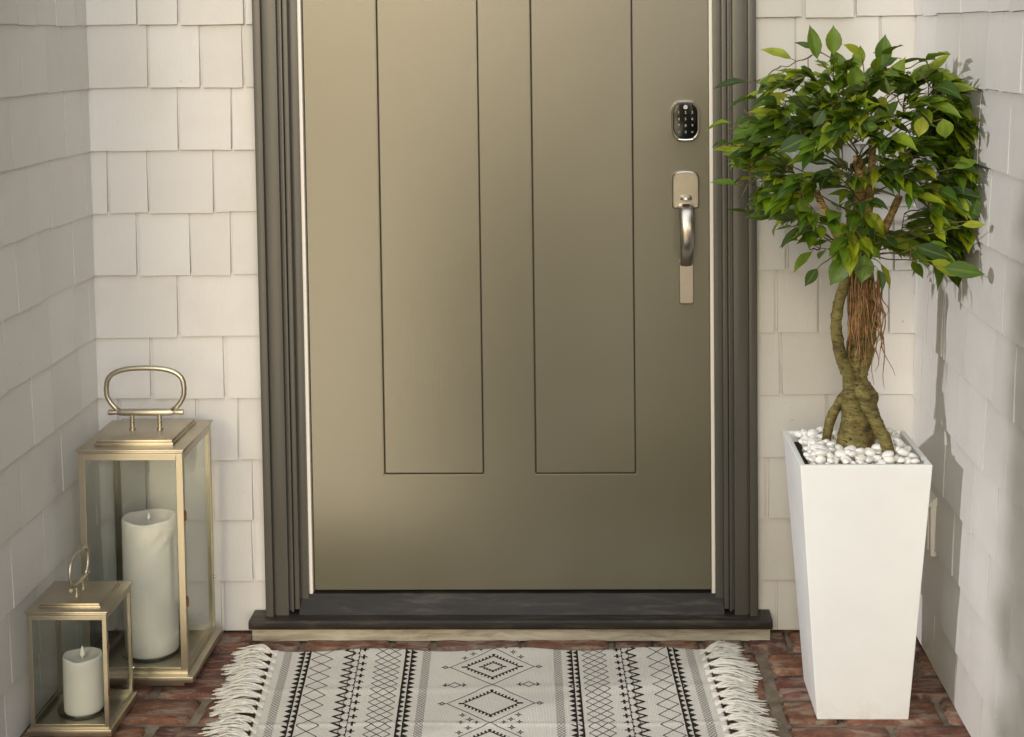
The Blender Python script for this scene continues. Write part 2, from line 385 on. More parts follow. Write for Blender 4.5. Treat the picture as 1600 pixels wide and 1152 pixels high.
# ------------------------------------------------------------------ shingled walls
EXPO = .1422; Z1 = .121
def shingle_rows(ztop):
    rows = [(.004, Z1, 0)]; z = Z1; k = 1
    while z < ztop: rows.append((z, min(z + EXPO, ztop), k)); z += EXPO; k += 1
    return rows
def wall_mesh(name, u0, u1, ztop, joints, place, seed, gapw=(.003, .011), ranges=None, back=True):
    """u runs along the wall, place(u, out, z) gives the world point with out = distance in front of the wall"""
    rnd = random.Random(seed); mb = MB()
    for z0, z1, k in shingle_rows(ztop):
        js = list(joints.get(k, []))
        lo, hi = (min(js), max(js)) if js else (u0, u0)
        if not js: js = [u0 + rnd.uniform(.07, .2)]; lo = hi = js[0]
        x = hi
        while x < u1 - .12: x += rnd.choice((.095, .12, .15, .18, .21)); js.append(x)
        x = lo
        while x > u0 + .12: x -= rnd.choice((.095, .12, .15, .18, .21)); js.append(x)
        js = sorted(j for j in js if u0 + .03 < j < u1 - .03)
        es = [u0] + js + [u1]
        for i in range(len(es) - 1):
            ga = rnd.uniform(*gapw) / 2 if i else 0; gb = rnd.uniform(*gapw) / 2 if i < len(es) - 2 else 0
            a, b = es[i] + ga, es[i + 1] - gb
            th = rnd.uniform(.0085, .0115) * (.68 if seed == 4 else 1); dz0 = rnd.uniform(-.0022, .0012); dz1 = dz0 + rnd.uniform(-.0015, .0015)
            sk = rnd.uniform(-.0022, .0022); zt = min(z1 + .004, ztop)
            # front grid so the edges can wander
            nu = 5; vs = []
            for jz, (zz, o_) in enumerate(((z0, th), (z0 + (zt - z0) * .5, th * .62 + .0012), (zt, .0035))):
                for iu in range(nu + 1):
                    t_ = iu / nu; u = a + (b - a) * t_ + (sk * (zz - z0) / EXPO if 0 < t_ < 1 or True else 0) * (1 if i and i < len(es) - 2 else 0)
                    zz2 = zz + (dz0 * (1 - t_) + dz1 * t_ + noise.noise(Vector((u * 40, z0 * 13, seed))) * .0010 if jz == 0 else 0)
                    oo = o_ + noise.noise(Vector((u * 9, zz * 9, seed * 3.1))) * .0010
                    vs.append((u, oo, zz2))
            n1 = nu + 1; P = [place(u, o_, z) for u, o_, z in vs]
            Bk = [place(u, -.003, z) for u, o_, z in vs]
            o = mb.add(P + Bk, []); m_ = 3 * n1
            fs = []
            for r_ in range(2):
                for c_ in range(nu): fs.append((r_ * n1 + c_, r_ * n1 + c_ + 1, (r_ + 1) * n1 + c_ + 1, (r_ + 1) * n1 + c_))
            for c_ in range(nu): fs.append((c_, m_ + c_, m_ + c_ + 1, c_ + 1))
            for r_ in range(2):
                fs.append((r_ * n1, (r_ + 1) * n1, m_ + (r_ + 1) * n1, m_ + r_ * n1))
                fs.append((r_ * n1 + nu, m_ + r_ * n1 + nu, m_ + (r_ + 1) * n1 + nu, (r_ + 1) * n1 + nu))
            for f in fs: mb.f.append(tuple(q + o for q in f)); mb.m.append(0)
    return mb
def recalc(ob, bev=.0009):
    bm = bmesh.new(); bm.from_mesh(ob.data)
    bmesh.ops.remove_doubles(bm, verts=bm.verts, dist=1e-6)
    bmesh.ops.recalc_face_normals(bm, faces=bm.faces)
    bm.to_mesh(ob.data); bm.free()
XL, XR = -.950, .923; TOP = 2.5; DT = 2.14
LJ = {9: [-.7339], 8: [-.8048, -.6854], 7: [-.7402], 6: [-.8129, -.6651], 5: [-.8417], 4: [-.7514], 3: [-.8185, -.6476], 2: [-.7175], 1: [-.8352], 0: [-.6673]}
LJ = {10: [-.7339], 9: [-.8048, -.6854], 8: [-.7402], 7: [-.8129, -.6651], 6: [-.8417], 5: [-.7514], 4: [-.8185, -.6476], 3: [-.7175], 2: [-.8352], 1: [-.6892], 0: [-.6673]}
RJ = {10: [.6698, .7818], 9: [.6511, .84], 4: [.6164, .80], 2: [.5852, .78], 0: [.70], 1: [.74], 3: [.72], 5: [.70, .86], 6: [.75], 7: [.64, .80], 8: [.72]}
CX = .545
wl = wall_mesh('w', XL, -CX, DT, LJ, lambda u, o, z: (u, -o, z), 1)
wr = wall_mesh('w', CX, XR, DT, RJ, lambda u, o, z: (u, -o, z), 2)
wt = wall_mesh('w', XL, XR, .34, {}, lambda u, o, z: (u, -o, z + DT), 3)
bw = MB(); bw.v = list(wl.v); bw.f = list(wl.f); bw.m = list(wl.m)
for q in (wr, wt): bw.add(q.v, q.f)
bw.box(XL - .15, -.53, 0, .16, 0, TOP + .1); bw.box(.53, XR + .15, 0, .16, 0, TOP + .1); bw.box(-.53, .53, 0, .16, DT, TOP + .1)
o = bw.build('shingle_wall', SH); recalc(o)
tag(o, 'pale painted shingle wall that the door is set in, behind the lanterns', 'wall')
# left wall ends 1.0 m out, right wall 1.4 m out
LW = {10: [-.4141, -.3115, -.2014], 9: [-.3985, -.262], 8: [-.4626, -.3177, -.1613], 7: [-.3909, -.2604, -.53], 6: [-.4578, -.333, -.14], 5: [-.3901, -.2918, -.53], 4: [-.3999, -.2875, -.12], 3: [-.4713, -.245], 2: [-.5303, -.359, -.19], 1: [-.4034, -.2421, -.55]}
EL, ER = -.96, -1.85
lw = wall_mesh('w', EL, -.010, TOP, LW, lambda u, o, z: (XL + o, u, z), 4, (.002, .005))
lw.box(XL - .14, XL, EL, 0, 0, TOP)
o = lw.build('shingle_wall', SH); recalc(o)
tag(o, 'shaded side wall of painted shingles left of the two lanterns', 'wall')
RWJ = {10: [-.7455, -.6125, -.4216], 9: [-.6958, -.5965, -.403, -.2], 8: [-.7453, -.5508, -.36, -.22], 7: [-.7672, -.6272, -.47, -.3], 6: [-.72, -.55, -.38, -.2], 5: [-.79, -.66, -.46, -.27, -.14],
       4: [-.74, -.60, -.40, -.33, -.18], 3: [-.68, -.52, -.30, -.12], 2: [-.77, -.62, -.37, -.2], 1: [-.69, -.50, -.28], 0: [-.76, -.58, -.39, -.2]}
rw = wall_mesh('w', ER, -.010, TOP, RWJ, lambda u, o, z: (XR - o, u, z), 6, (.002, .006))
rw.box(XR, XR + .14, ER, 0, 0, TOP)
o = rw.build('shingle_wall', SH); recalc(o)
tag(o, 'side wall of painted shingles behind the potted tree, with its shadow across it', 'wall')

# ------------------------------------------------------------------ door frame, door
fr = thing('door_frame', (0, 0, 0), 'dark taupe moulded frame round the front door', 'door frame')
def side(s):
    for name, pcs, m in (('casing', [(.507, .536, -.045, .053), (.536, .5405, -.039, .053), (.5405, .5565, -.053, .053), (.5565, .5595, -.046, .053)], TRIM),
                         ('brick_mould', [(.4965, .5020, -.037, .058), (.5020, .507, -.032, .06), (.4845, .4945, -.032, .062), (.4945, .4965, -.024, .06)], TRIM),
                         ('jamb', [(.4665, .4845, -.014, .076), (.4665, .53, .002, .09)], TRIM),
                         ('weatherstrip', [(.4585, .4665, -.006, .088)], WEATHER)):
        mb = MB()
        for x0, x1, y, zb in pcs:
            a, b = (x0, x1) if s > 0 else (-x1, -x0)
            mb.box(a, b, y, .06, zb if name != 'jamb' else .05, 2.04 + (x0 - .4585))
        autosmooth(mb.build(name, m, fr, bevel=.0009, seg=2), 25)
side(-1); side(1)
mb = MB()
for x0, x1, y in ((.4665, .4845, -.014), (.4845, .4945, -.032), (.4965, .502, -.037), (.507, .536, -.045), (.5405, .5565, -.053)):
    mb.box(-x0 + .0005, x0 - .0005, y - .001, .06, 2.04 + (x0 - .4585), 2.04 + (x1 - .4585))
autosmooth(mb.build('head_casing', TRIM, fr, bevel=.0009), 25)

door = thing('front_door', (0, 0, .094), 'taupe painted front door with two tall grooved panels', 'door')
DL, DR, DZ, DTOP = -.4545, .4575, .0945, 2.035
PX = [(-.2870, -.0620), (.0600, .2855)]; PZ = .3675; PT = 1.90; GW = .0028
mb = MB()
mb.box(DL, PX[0][0] - GW, 0, .044, DZ, DTOP); mb.box(PX[0][1] + GW, PX[1][0] - GW, 0, .044, PZ - GW, PT + GW); mb.box(PX[1][1] + GW, DR, 0, .044, DZ, DTOP)
mb.box(PX[0][0] - GW, PX[1][1] + GW, 0, .044, DZ, PZ - GW); mb.box(PX[0][0] - GW, PX[1][1] + GW, 0, .044, PT + GW, DTOP)
# one piece: remove inner faces where boards meet
def weld_boxes(mb):
    return mb
slab = MB()
def plate(xs, zs, solid, y0, y1, mbx):
    """grid plate; solid(i,j) tells which cells are filled"""
    nx, nz_ = len(xs) - 1, len(zs) - 1
    for i in range(nx):
        for j in range(nz_):
            if not solid(i, j): continue
            x0, x1, z0, z1 = xs[i], xs[i + 1], zs[j], zs[j + 1]
            mbx.add([(x0, y0, z0), (x1, y0, z0), (x1, y0, z1), (x0, y0, z1)], [(0, 1, 2, 3)])
            mbx.add([(x0, y1, z0), (x1, y1, z0), (x1, y1, z1), (x0, y1, z1)], [(3, 2, 1, 0)])
            for (di, dj, A, B) in ((-1, 0, (x0, z1), (x0, z0)), (1, 0, (x1, z0), (x1, z1)), (0, -1, (x0, z0), (x1, z0)), (0, 1, (x1, z1), (x0, z1))):
                ii, jj = i + di, j + dj
                if 0 <= ii < nx and 0 <= jj < nz_ and solid(ii, jj): continue
                mbx.add([(A[0], y0, A[1]), (B[0], y0, B[1]), (B[0], y1, B[1]), (A[0], y1, A[1])], [(3, 2, 1, 0)])
xs = [DL, PX[0][0] - GW, PX[0][1] + GW, PX[1][0] - GW, PX[1][1] + GW, DR]; zs = [DZ, PZ - GW, PT + GW, DTOP]
plate(xs, zs, lambda i, j: not (j == 1 and i in (1, 3)), 0, .044, slab)
so_ = slab.build('door_slab', DOOR, door)
bm = bmesh.new(); bm.from_mesh(so_.data); bmesh.ops.remove_doubles(bm, verts=bm.verts, dist=1e-5); bmesh.ops.recalc_face_normals(bm, faces=bm.faces)
es = [e for e in bm.edges if len(e.link_faces) == 2 and e.calc_face_angle(0) > 1]
bmesh.ops.bevel(bm, geom=es, offset=.0020, segments=2, affect='EDGES', clamp_overlap=True); bm.to_mesh(so_.data); bm.free()
so_.data.polygons.foreach_set('use_smooth', [False] * len(so_.data.polygons))
for a, b in PX:
    mb = MB(); mb.box(a, b, .0006, .035, PZ, PT); mb.build('panel', DOOR, door, bevel=.0020)
mb = MB()
for a, b in PX: mb.box(a - GW - .002, b + GW + .002, .0075, .03, PZ - GW - .002, PT + GW + .002)
mb.build('panel_groove', GROOVE, door)

# keypad lock
def rrect(w, h, r, n=8, topbulge=0.0, botbulge=0.0):
    """rounded rectangle, bulging top and bottom edges; ccw in x,z"""
    pts = []
    for cx, cz, a0 in ((w / 2 - r, h / 2 - r, 0), (-w / 2 + r, h / 2 - r, 90), (-w / 2 + r, -h / 2 + r, 180), (w / 2 - r, -h / 2 + r, 270)):
        for i in range(n + 1):
            a = math.radians(a0 + 90 * i / n); pts.append([cx + r * math.cos(a), cz + r * math.sin(a)])
    for p in pts:
        k = 1 - (p[0] / (w / 2)) ** 2
        if p[1] > h / 4: p[1] += topbulge * k
        if p[1] < -h / 4: p[1] -= botbulge * k
    # densify flat top and bottom
    res = []
    for i, p in enumerate(pts):
        q = pts[(i + 1) % len(pts)]; res.append(p)
        if abs(p[0] - q[0]) > .004:
            for s_ in range(1, 8):
                t_ = s_ / 8; x = p[0] + (q[0] - p[0]) * t_; kk = 1 - (x / (w / 2)) ** 2
                zb = (h / 2 + topbulge * kk) if p[1] > 0 else (-h / 2 - botbulge * kk); res.append([x, zb])
    return res
def loft_plate(mb, prof, c, layers, mi=0):
    """layers: (scale inset in m, y)"""
    n = len(prof); vs = []
    for ins, y in layers:
        for p in prof:
            L_ = math.hypot(*p); k = (L_ - ins) / L_; vs.append((c[0] + p[0] * k, y, c[1] + p[1] * k))
    fs = [(i * n + j, i * n + (j + 1) % n, (i + 1) * n + (j + 1) % n, (i + 1) * n + j) for i in range(len(layers) - 1) for j in range(n)]
    fs.append(tuple((len(layers) - 1) * n + j for j in range(n))); mb.add(vs, fs, mi)
KC = (.4045, 1.1715)
mb = MB(); kp = rrect(.064, .080, .022, 8, .006, .006)
loft_plate(mb, kp, KC, [(0, -.0002), (-.0005, -.010), (.0004, -.014), (.0014, -.0178), (.0032, -.0195), (.0050, -.0190), (.0060, -.0175)])
kl = autosmooth(mb.build('keypad_lock', BEZEL, door), 50)
mb = MB(); loft_plate(mb, kp, KC, [(.0058, -.0165), (.0058, -.0185), (.0070, -.0195), (.0090, -.0198)])
autosmooth(mb.build('touch_screen', BLACKGLASS, kl), 25)
mb = MB(); n = 28
mb.add([(KC[0] + .0045 * math.cos(2 * PI * i / n), -.0202, KC[1] + .0312 + .0045 * math.sin(2 * PI * i / n)) for i in range(n)] + [(KC[0] + .0045 * math.cos(2 * PI * i / n), -.0190, KC[1] + .0312 + .0045 * math.sin(2 * PI * i / n)) for i in range(n)],
       [tuple(range(n))] + [(i, (i + 1) % n, (i + 1) % n + n, i + n) for i in range(n)])
mb.build('logo_disc', LOGO, kl)
def text_mesh(txt, size, cx, cz, y, m, name, parent, cu=None):
    c = bpy.data.curves.new(name, 'FONT'); c.body = txt; c.size = size; c.align_x = 'CENTER'; c.align_y = 'CENTER'; c.extrude = .0002; c.offset = .00012
    tmp = bpy.data.objects.new('tmp', c); COL.objects.link(tmp); bpy.context.view_layer.update()
    me = bpy.data.meshes.new_from_object(tmp.evaluated_get(bpy.context.evaluated_depsgraph_get()))
    bpy.data.objects.remove(tmp)
    me.transform(Matrix.Translation((cx, y, cz)) @ Matrix.Rotation(PI / 2, 4, 'X')); return me
def join_meshes(mes, name, m, parent):
    bm = bmesh.new()
    for e in mes: bm.from_mesh(e)
    me = bpy.data.meshes.new(name); bm.to_mesh(me); bm.free(); me.materials.clear(); me.materials.append(m)
    for p in me.polygons: p.material_index = 0
    ob = bpy.data.objects.new(name, me); COL.objects.link(ob); ob.parent = parent
    off = Vector((0, 0, 0)); p = parent
    while p is not None: off += Vector(p.location); p = p.parent
    ob.location = -off; return ob
join_meshes([text_mesh('Yale', .0036, KC[0], KC[1] + .0312, -.0205, INK, 'logo_text', kl)], 'logo_text', INK, kl)
dm = []
for i, r_ in enumerate(('123', '456', '789', '\u2713' + '0')):
    for j, ch in enumerate(r_):
        if ch == '\u2713': continue
        dm.append(text_mesh(ch, .0082, KC[0] + (j - 1) * .0150, KC[1] + .0190 - i * .0146, -.0202, DIGIT, 'digit', kl))
digits = join_meshes(dm, 'keypad_digits', DIGIT, kl)
mb = MB(); zc = KC[1] + .0190 - 3 * .0146
ring = [(KC[0] + .0150 + .0016 * math.cos(2 * PI * i / 12), -.0202, zc + .0016 * math.sin(2 * PI * i / 12)) for i in range(13)]
mb.tube(ring, .0004, 5)
for i in range(8):
    a = 2 * PI * i / 8; mb.tube([(KC[0] + .0150 + .0018 * math.cos(a), -.0202, zc + .0018 * math.sin(a)), (KC[0] + .0150 + .0025 * math.cos(a), -.0202, zc + .0025 * math.sin(a))], .00035, 4)
mb.tube([(KC[0] - .0176, -.0202, zc), (KC[0] - .0158, -.0202, zc - .0020), (KC[0] - .0125, -.0202, zc + .0026)], .0005, 4)
mb.build('keypad_symbols', DIGIT, kl)

# handle set
HC = (.4045, 1.0110)
mb = MB(); hp = rrect(.0600, .0880, .014, 8, .004, -.012)
loft_plate(mb, hp, HC, [(0, -.0002), (-.0003, -.007), (.0012, -.0105), (.0032, -.0118), (.0045, -.0118), (.0052, -.0112), (.0062, -.0112)])
hs = autosmooth(mb.build('handle_plate', NICK, door), 25)
mb = MB()   # thumb latch
pr = []
for i in range(13):
    a = -1 + 2 * i / 12; x = HC[0] + a * .0125
    pr.append((x, a))
vs = []; fs = []
for (x, a) in pr:
    k = math.sqrt(max(0, 1 - a * a * .9))
    vs += [(x, -.0110, HC[1] - .010 + .004 * k), (x, -.022 - .010 * k, HC[1] - .0125 + .002 * k), (x, -.024 - .010 * k, HC[1] - .0155), (x, -.0110, HC[1] - .0155 - .004 * k)]
for i in range(12):
    for j in range(4): fs.append((i * 4 + j, i * 4 + (j + 1) % 4, (i + 1) * 4 + (j + 1) % 4, (i + 1) * 4 + j))
fs += [(0, 1, 2, 3), (51, 50, 49, 48)]
mb.add(vs, fs); o = mb.build('thumb_latch', NICK, hs); recalc(o); autosmooth(o, 50)
# grip: arched bar from plate to foot plate
def interp(a, t):
    n_ = len(a) - 1; x = t * n_; i = min(int(x), n_ - 1); f_ = x - i
    p0 = a[max(i - 1, 0)]; p1 = a[i]; p2 = a[i + 1]; p3 = a[min(i + 2, n_)]
    return tuple(.5 * ((2 * p1[k]) + (-p0[k] + p2[k]) * f_ + (2 * p0[k] - 5 * p1[k] + 4 * p2[k] - p3[k]) * f_ ** 2 + (-p0[k] + 3 * p1[k] - 3 * p2[k] + p3[k]) * f_ ** 3) for k in range(len(p1)))
mb = MB()   # control: (y, z, half-width x, half-thickness)
ctl = [(-.006, .977, .0175, .006), (-.020, .978, .0165, .0075), (-.038, .970, .0165, .0085), (-.052, .945, .0165, .0080), (-.055, .915, .0160, .0072), (-.050, .888, .0152, .0068), (-.034, .864, .0145, .0062), (-.019, .853, .0138, .0058), (-.009, .846, .0145, .0050)]
K = 44; ring = 20; vs = []
pp = [interp(ctl, i / (K - 1)) for i in range(K)]
for i, (y, z, hw, ht) in enumerate(pp):
    a = pp[max(i - 1, 0)]; b = pp[min(i + 1, K - 1)]; d = Vector((0, b[0] - a[0], b[1] - a[1])).normalized(); nn = Vector((0, -d.z, d.y))
    for j in range(ring):
        th = 2 * PI * j / ring; c_, s_ = math.cos(th), math.sin(th)
        cx_ = math.copysign(abs(c_) ** .75, c_) * hw; cn = math.copysign(abs(s_) ** .75, s_) * ht
        vs.append(Vector((HC[0] + cx_, y, z)) + nn * cn)
fs = [(i * ring + j, i * ring + (j + 1) % ring, (i + 1) * ring + (j + 1) % ring, (i + 1) * ring + j) for i in range(K - 1) for j in range(ring)]
fs += [tuple(range(ring)), tuple((K - 1) * ring + j for j in range(ring))]
mb.add(vs, fs); o = mb.build('handle_grip', NICK, door); recalc(o); autosmooth(o, 60)
mb = MB(); fp = rrect(.0310, .0980, .0045, 5)
loft_plate(mb, fp, (HC[0] + .0000, .8060), [(0, -.0002), (0, -.009), (.0006, -.0120), (.0025, -.0132)])
autosmooth(mb.build('foot_plate', NICK, door), 25)

# sill
sill = thing('door_sill', (0, -.04, 0), 'dark worn threshold on a weathered board below the front door', 'door sill')
mb = MB(); SX0, SX1 = -.592, .588
prof = [(-.078, .0335), (-.080, .038), (-.080, .050), (-.076, .0555), (-.046, .0570), (-.006, .0860), (.05, .0885), (.05, .0335)]
# nosing runs the full width, sloped part only between the casings
mb.prism([(-.078, .0335), (-.080, .038), (-.080, .050), (-.076, .0530), (-.0125, .0530), (-.0125, .0335)], SX0, SX1, 'x')
mb.prism([(-.064, .0532), (-.046, .0545), (-.005, .0880), (.05, .0890), (.05, .0532)], -.4835, .4835, 'x')
o = mb.build('threshold', THR, sill); recalc(o); autosmooth(o, 30)
mb = MB(); mb.box(SX0 + .004, SX1 - .004, -.060, -.012, 0.0, .0333)
for k in range(1): pass
o = mb.build('sill_board', WOOD, sill)
bm = bmesh.new(); bm.from_mesh(o.data); bmesh.ops.subdivide_edges(bm, edges=[e for e in bm.edges if e.calc_length() > .5], cuts=90)
bmesh.ops.subdivide_edges(bm, edges=[e for e in bm.edges if .03 < e.calc_length() < .06], cuts=2)
for v in bm.verts:
    if v.co.y < 0 - .02 + .04: v.co.y += noise.noise(v.co * 30) * .0030
bm.to_mesh(o.data); bm.free(); autosmooth(o, 25)

# outlet cover on right wall
oc = MB(); X0 = XR - .009
oc.box(X0 - .010, X0 + .004, -.222, -.130, .250, .362); ob = thing('outlet_box', (X0, -.176, .25), 'small painted outlet cover low on the side wall, half hidden behind the white planter', 'outlet cover')
autosmooth(oc.build('box_body', SH, ob, bevel=.003), 25)
oc = MB(); oc.prism([(X0 - .016, .364), (X0 + .003, .380), (X0 + .003, .3625), (X0 - .016, .359)], -.226, -.126, 'y'); o = oc.build('hood', SH, ob); recalc(o)
oc = MB(); oc.box(X0 - .0140, X0 - .0105, -.212, -.140, .262, .346); autosmooth(oc.build('cover_door', SH, ob, bevel=.001), 25)

# ------------------------------------------------------------------ shrub shapes added out of view to shade the door and side wall
def shade_bush(name, c, r, n_, ls, label, seed, stem=0.0, group=None):
    t = thing(name, (c[0], c[1], -.2), label, 'added shade blocker', group); rr = random.Random(seed)
    mb = MB(); mb.tube([(c[0], c[1], -.2), (c[0] + .01, c[1], c[2])], [.03, .015], 8); mb.build('trunk', TWIG, t, smooth=True)
    mb = MB()
    for i in range(n_):
        while True:
            p = Vector((rr.uniform(-1, 1), rr.uniform(-1, 1), rr.uniform(-1, 1)))
            if .45 < p.length < 1 + .10 * noise.noise(p * 3 + Vector((seed, 0, 0))): break
        q = Vector((c[0] + p.x * r[0], c[1] + p.y * r[1], c[2] + p.z * r[2]))
        d = (p + Vector((rr.uniform(-1, 1), rr.uniform(-1, 1), rr.uniform(-1, 1)))).normalized(); sd = d.cross(Vector((rr.uniform(-1, 1), rr.uniform(-1, 1), rr.uniform(-1, 1)))).normalized()
        l_ = ls * rr.uniform(.7, 1.3)
        mb.add([q, q + d * l_ * .5 + sd * l_ * .28, q + d * l_, q + d * l_ * .5 - sd * l_ * .28], [(0, 1, 2, 3)])
    mb.build('crown', BLOCKER_LEAF, t)
shade_bush('round_shade_blocker', (1.10, -2.15, .50), (.38, .38, .62), 3600, .05, 'round shrub shape added out of view beyond the side wall to shade the door', 3)
shade_bush('round_shade_blocker', (-.36, -2.9, .12), (.28, .28, .74), 2800, .05, 'low round shrub shape added out of view in front of the porch to shade the lower door', 8)
shade_bush('upright_shade_blocker', (-.24, -2.9, .42), (.20, .25, .62), 2000, .045, 'upright shrub shape added out of view beside the low round one to shade the lower door', 9)
shade_bush('columnar_shade_blocker', (-2.2, -3.20, 1.25), (.6, .68, 1.5), 9000, .075, 'tall narrow shrub shape added out of view on the left to shade the right side wall', 4)

# ------------------------------------------------------------------ rug
RCX, RY0, RDEP, RHW = -.034, -.128, .60, .468
def rug_h(u, v):
    e = math.exp(-((v) / .035) ** 2)
    h = .0058 + .0022 * noise.noise(Vector((u * 5, v * 6, 3))) + .0016
    h += .0020 * math.exp(-((v - .350 - .004 * math.sin(u * 9)) / .007) ** 2) + .0018 * math.exp(-((v - .19 + .02 * u) / .014) ** 2)
    h += e * .0045 * (.5 + .5 * math.sin(u * 21 + .6))
    return h
def rug_xy(u, v):
    cx = RCX + .016 * (v / .4)
    sc = 1 + (.050 * max(0, 1 - v / .4) if u < 0 else -.008 * (1 - v / .4))
    y = RY0 - v + .004 * math.sin(u * 21 + .6) * math.exp(-(v / .03) ** 2) + .010 * u
    return cx + u * sc, y
def rug_p(u, v, dz=0.0):
    x, y = rug_xy(u, v); return (x, y, rug_h(u, v) + dz)
rug = thing('fringed_rug', (RCX, RY0 - .3, 0), 'cream woven rug with black geometric pattern and white fringed ends in front of the door', 'rug')
NU, NV = 220, 150; mb = MB(); vs = []
for j in range(NV + 1):
    for i in range(NU + 1): vs.append(rug_p(-RHW + 2 * RHW * i / NU, RDEP * j / NV))
fs = [(j * (NU + 1) + i, (j + 1) * (NU + 1) + i, (j + 1) * (NU + 1) + i + 1, j * (NU + 1) + i + 1) for j in range(NV) for i in range(NU)]
border = [i for i in range(NU + 1)] + [(j + 1) * (NU + 1) - 1 for j in range(1, NV + 1)] + [NV * (NU + 1) + i for i in range(NU - 1, -1, -1)] + [j * (NU + 1) for j in range(NV - 1, 0, -1)]
nb = len(border); base = len(vs)
vs += [(vs[b][0], vs[b][1], max(.0008, vs[b][2] - .0045)) for b in border]
fs += [(border[i], border[(i + 1) % nb], base + (i + 1) % nb, base + i) for i in range(nb)]
mb.add(vs, fs)
DZ_ = .00045
def seg(u0, v0, u1, v1, w_):
    if min(v0, v1) < .001 or max(v0, v1) > RDEP - .001: 
        if v0 > v1: u0, v0, u1, v1 = u1, v1, u0, v0
        if v1 < .001 or v0 > RDEP - .001: return
        if v0 < .001: t_ = (.001 - v0) / (v1 - v0); u0 += (u1 - u0) * t_; v0 = .001
        if v1 > RDEP - .001: t_ = (RDEP - .001 - v0) / (v1 - v0); u1 = u0 + (u1 - u0) * t_; v1 = RDEP - .001
    L_ = math.hypot(u1 - u0, v1 - v0)
    if L_ < 1e-6: return
    du, dv = (u1 - u0) / L_, (v1 - v0) / L_; nu_, nv_ = -dv * w_ / 2, du * w_ / 2
    k = max(1, int(L_ / .006)); P = []
    e = w_ * .3
    for i in range(k + 1):
        t_ = i / k; u = u0 - du * e + (u1 - u0 + 2 * du * e) * t_; v = v0 - dv * e + (v1 - v0 + 2 * dv * e) * t_
        P += [rug_p(u + nu_, v + nv_, DZ_), rug_p(u - nu_, v - nv_, DZ_)]
    mb.add(P, [(2 * i, 2 * i + 1, 2 * i + 3, 2 * i + 2) for i in range(k)], 1)
def tri(a, b, c):
    if min(a[1], b[1], c[1]) < .001 or max(a[1], b[1], c[1]) > RDEP - .001: return
    mb.add([rug_p(*a, DZ_), rug_p(*b, DZ_), rug_p(*c, DZ_)], [(0, 1, 2)], 1)
for s in (-1, 1):
    def lattice(c, hw, pitch, w_=.0011):
        v = -pitch
        while v < RDEP:
            for q in (-1, 1): seg(s * (c - q * hw), v, s * (c + q * hw), v + pitch, w_); seg(s * (c + q * hw), v + pitch, s * (c - q * hw), v + 2 * pitch, w_)
            v += 2 * pitch
    for q in (-1, 1): lattice(.434 + q * .0042, .0042, .0105, .0009); lattice(.1405 + q * .0042, .0042, .0105, .0009)
    lattice(.360, .0225, .0444 , .0021)
    # two diamonds wide crosshatch
    v = -.056
    while v < RDEP:
        seg(s * .1945, v, s * .2475, v + .056, .0019); seg(s * .2475, v, s * .1945, v + .056, .0019); v += .028
    # toothed double bands
    for l1, l2, tip in ((.3995, .3870, .4125), (.1720, .1845, .1590)):
        seg(s * l1, 0, s * l1, RDEP, .0032); seg(s * l2, 0, s * l2, RDEP, .0040)
        d = 1 if tip > l1 else -1
        v = .004
        while v < RDEP:
            tri((s * (l1 + d * .0008), v), (s * (l1 + d * .0008), v + .0200), (s * tip, v + .010))
            tri((s * (l2 + d * .0010), v + .001), (s * (l2 + d * .0010), v + .0195), (s * (l1 - d * .0020), v + .010)); v += .0215
    # thick zigzag, ovals, dots, plus signs
    v = -.01
    while v < RDEP:
        seg(s * .3130, v + .0155, s * .2930, v + .003, .0052); seg(s * .3130, v + .0155, s * .2930, v + .028, .0052)
        seg(s * .2960, v, s * .2935, v + .004, .003); seg(s * .2930, v, s * .2840, v, .0022)
        seg(s * .2930, v + .002, s * .2990, v + .0155, .0014); seg(s * .2930, v + .029, s * .2990, v + .0155, .0014)
        seg(s * .2835, v - .004, s * .2835, v + .004, .0032); seg(s * .2810, v + .005, s * .2820, v + .026, .0013)
        seg(s * .2825, v + .010, s * .2825, v + .0205, .0022)
        seg(s * .2665, v + .0155, s * .2785, v + .0155, .0046); seg(s * .2725, v + .0075, s * .2725, v + .0235, .0046)
        v += .0310
def dia(cu, cv, hu, hv, w_):
    for a, b in (((-hu, 0), (0, -hv)), ((0, -hv), (hu, 0)), ((hu, 0), (0, hv)), ((0, hv), (-hu, 0))): seg(cu + a[0], cv + a[1], cu + b[0], cv + b[1], w_)
def toothed(cu, cv, hu, hv, n_, w_, tl):
    dia(cu, cv, hu, hv, w_)
    for sx in (-1, 1):
        for sy in (-1, 1):
            for i in range(n_ + 1):
                t_ = i / n_; u = cu + sx * hu * (1 - t_); v = cv + sy * hv * t_
                if i == 0: seg(u, v, u + sx * tl * .9, v, w_ * 1.8); continue
                seg(u, v, u + sx * tl * .25, v + sy * tl, w_ * 1.25)
P0 = .0880; PIT = .1720
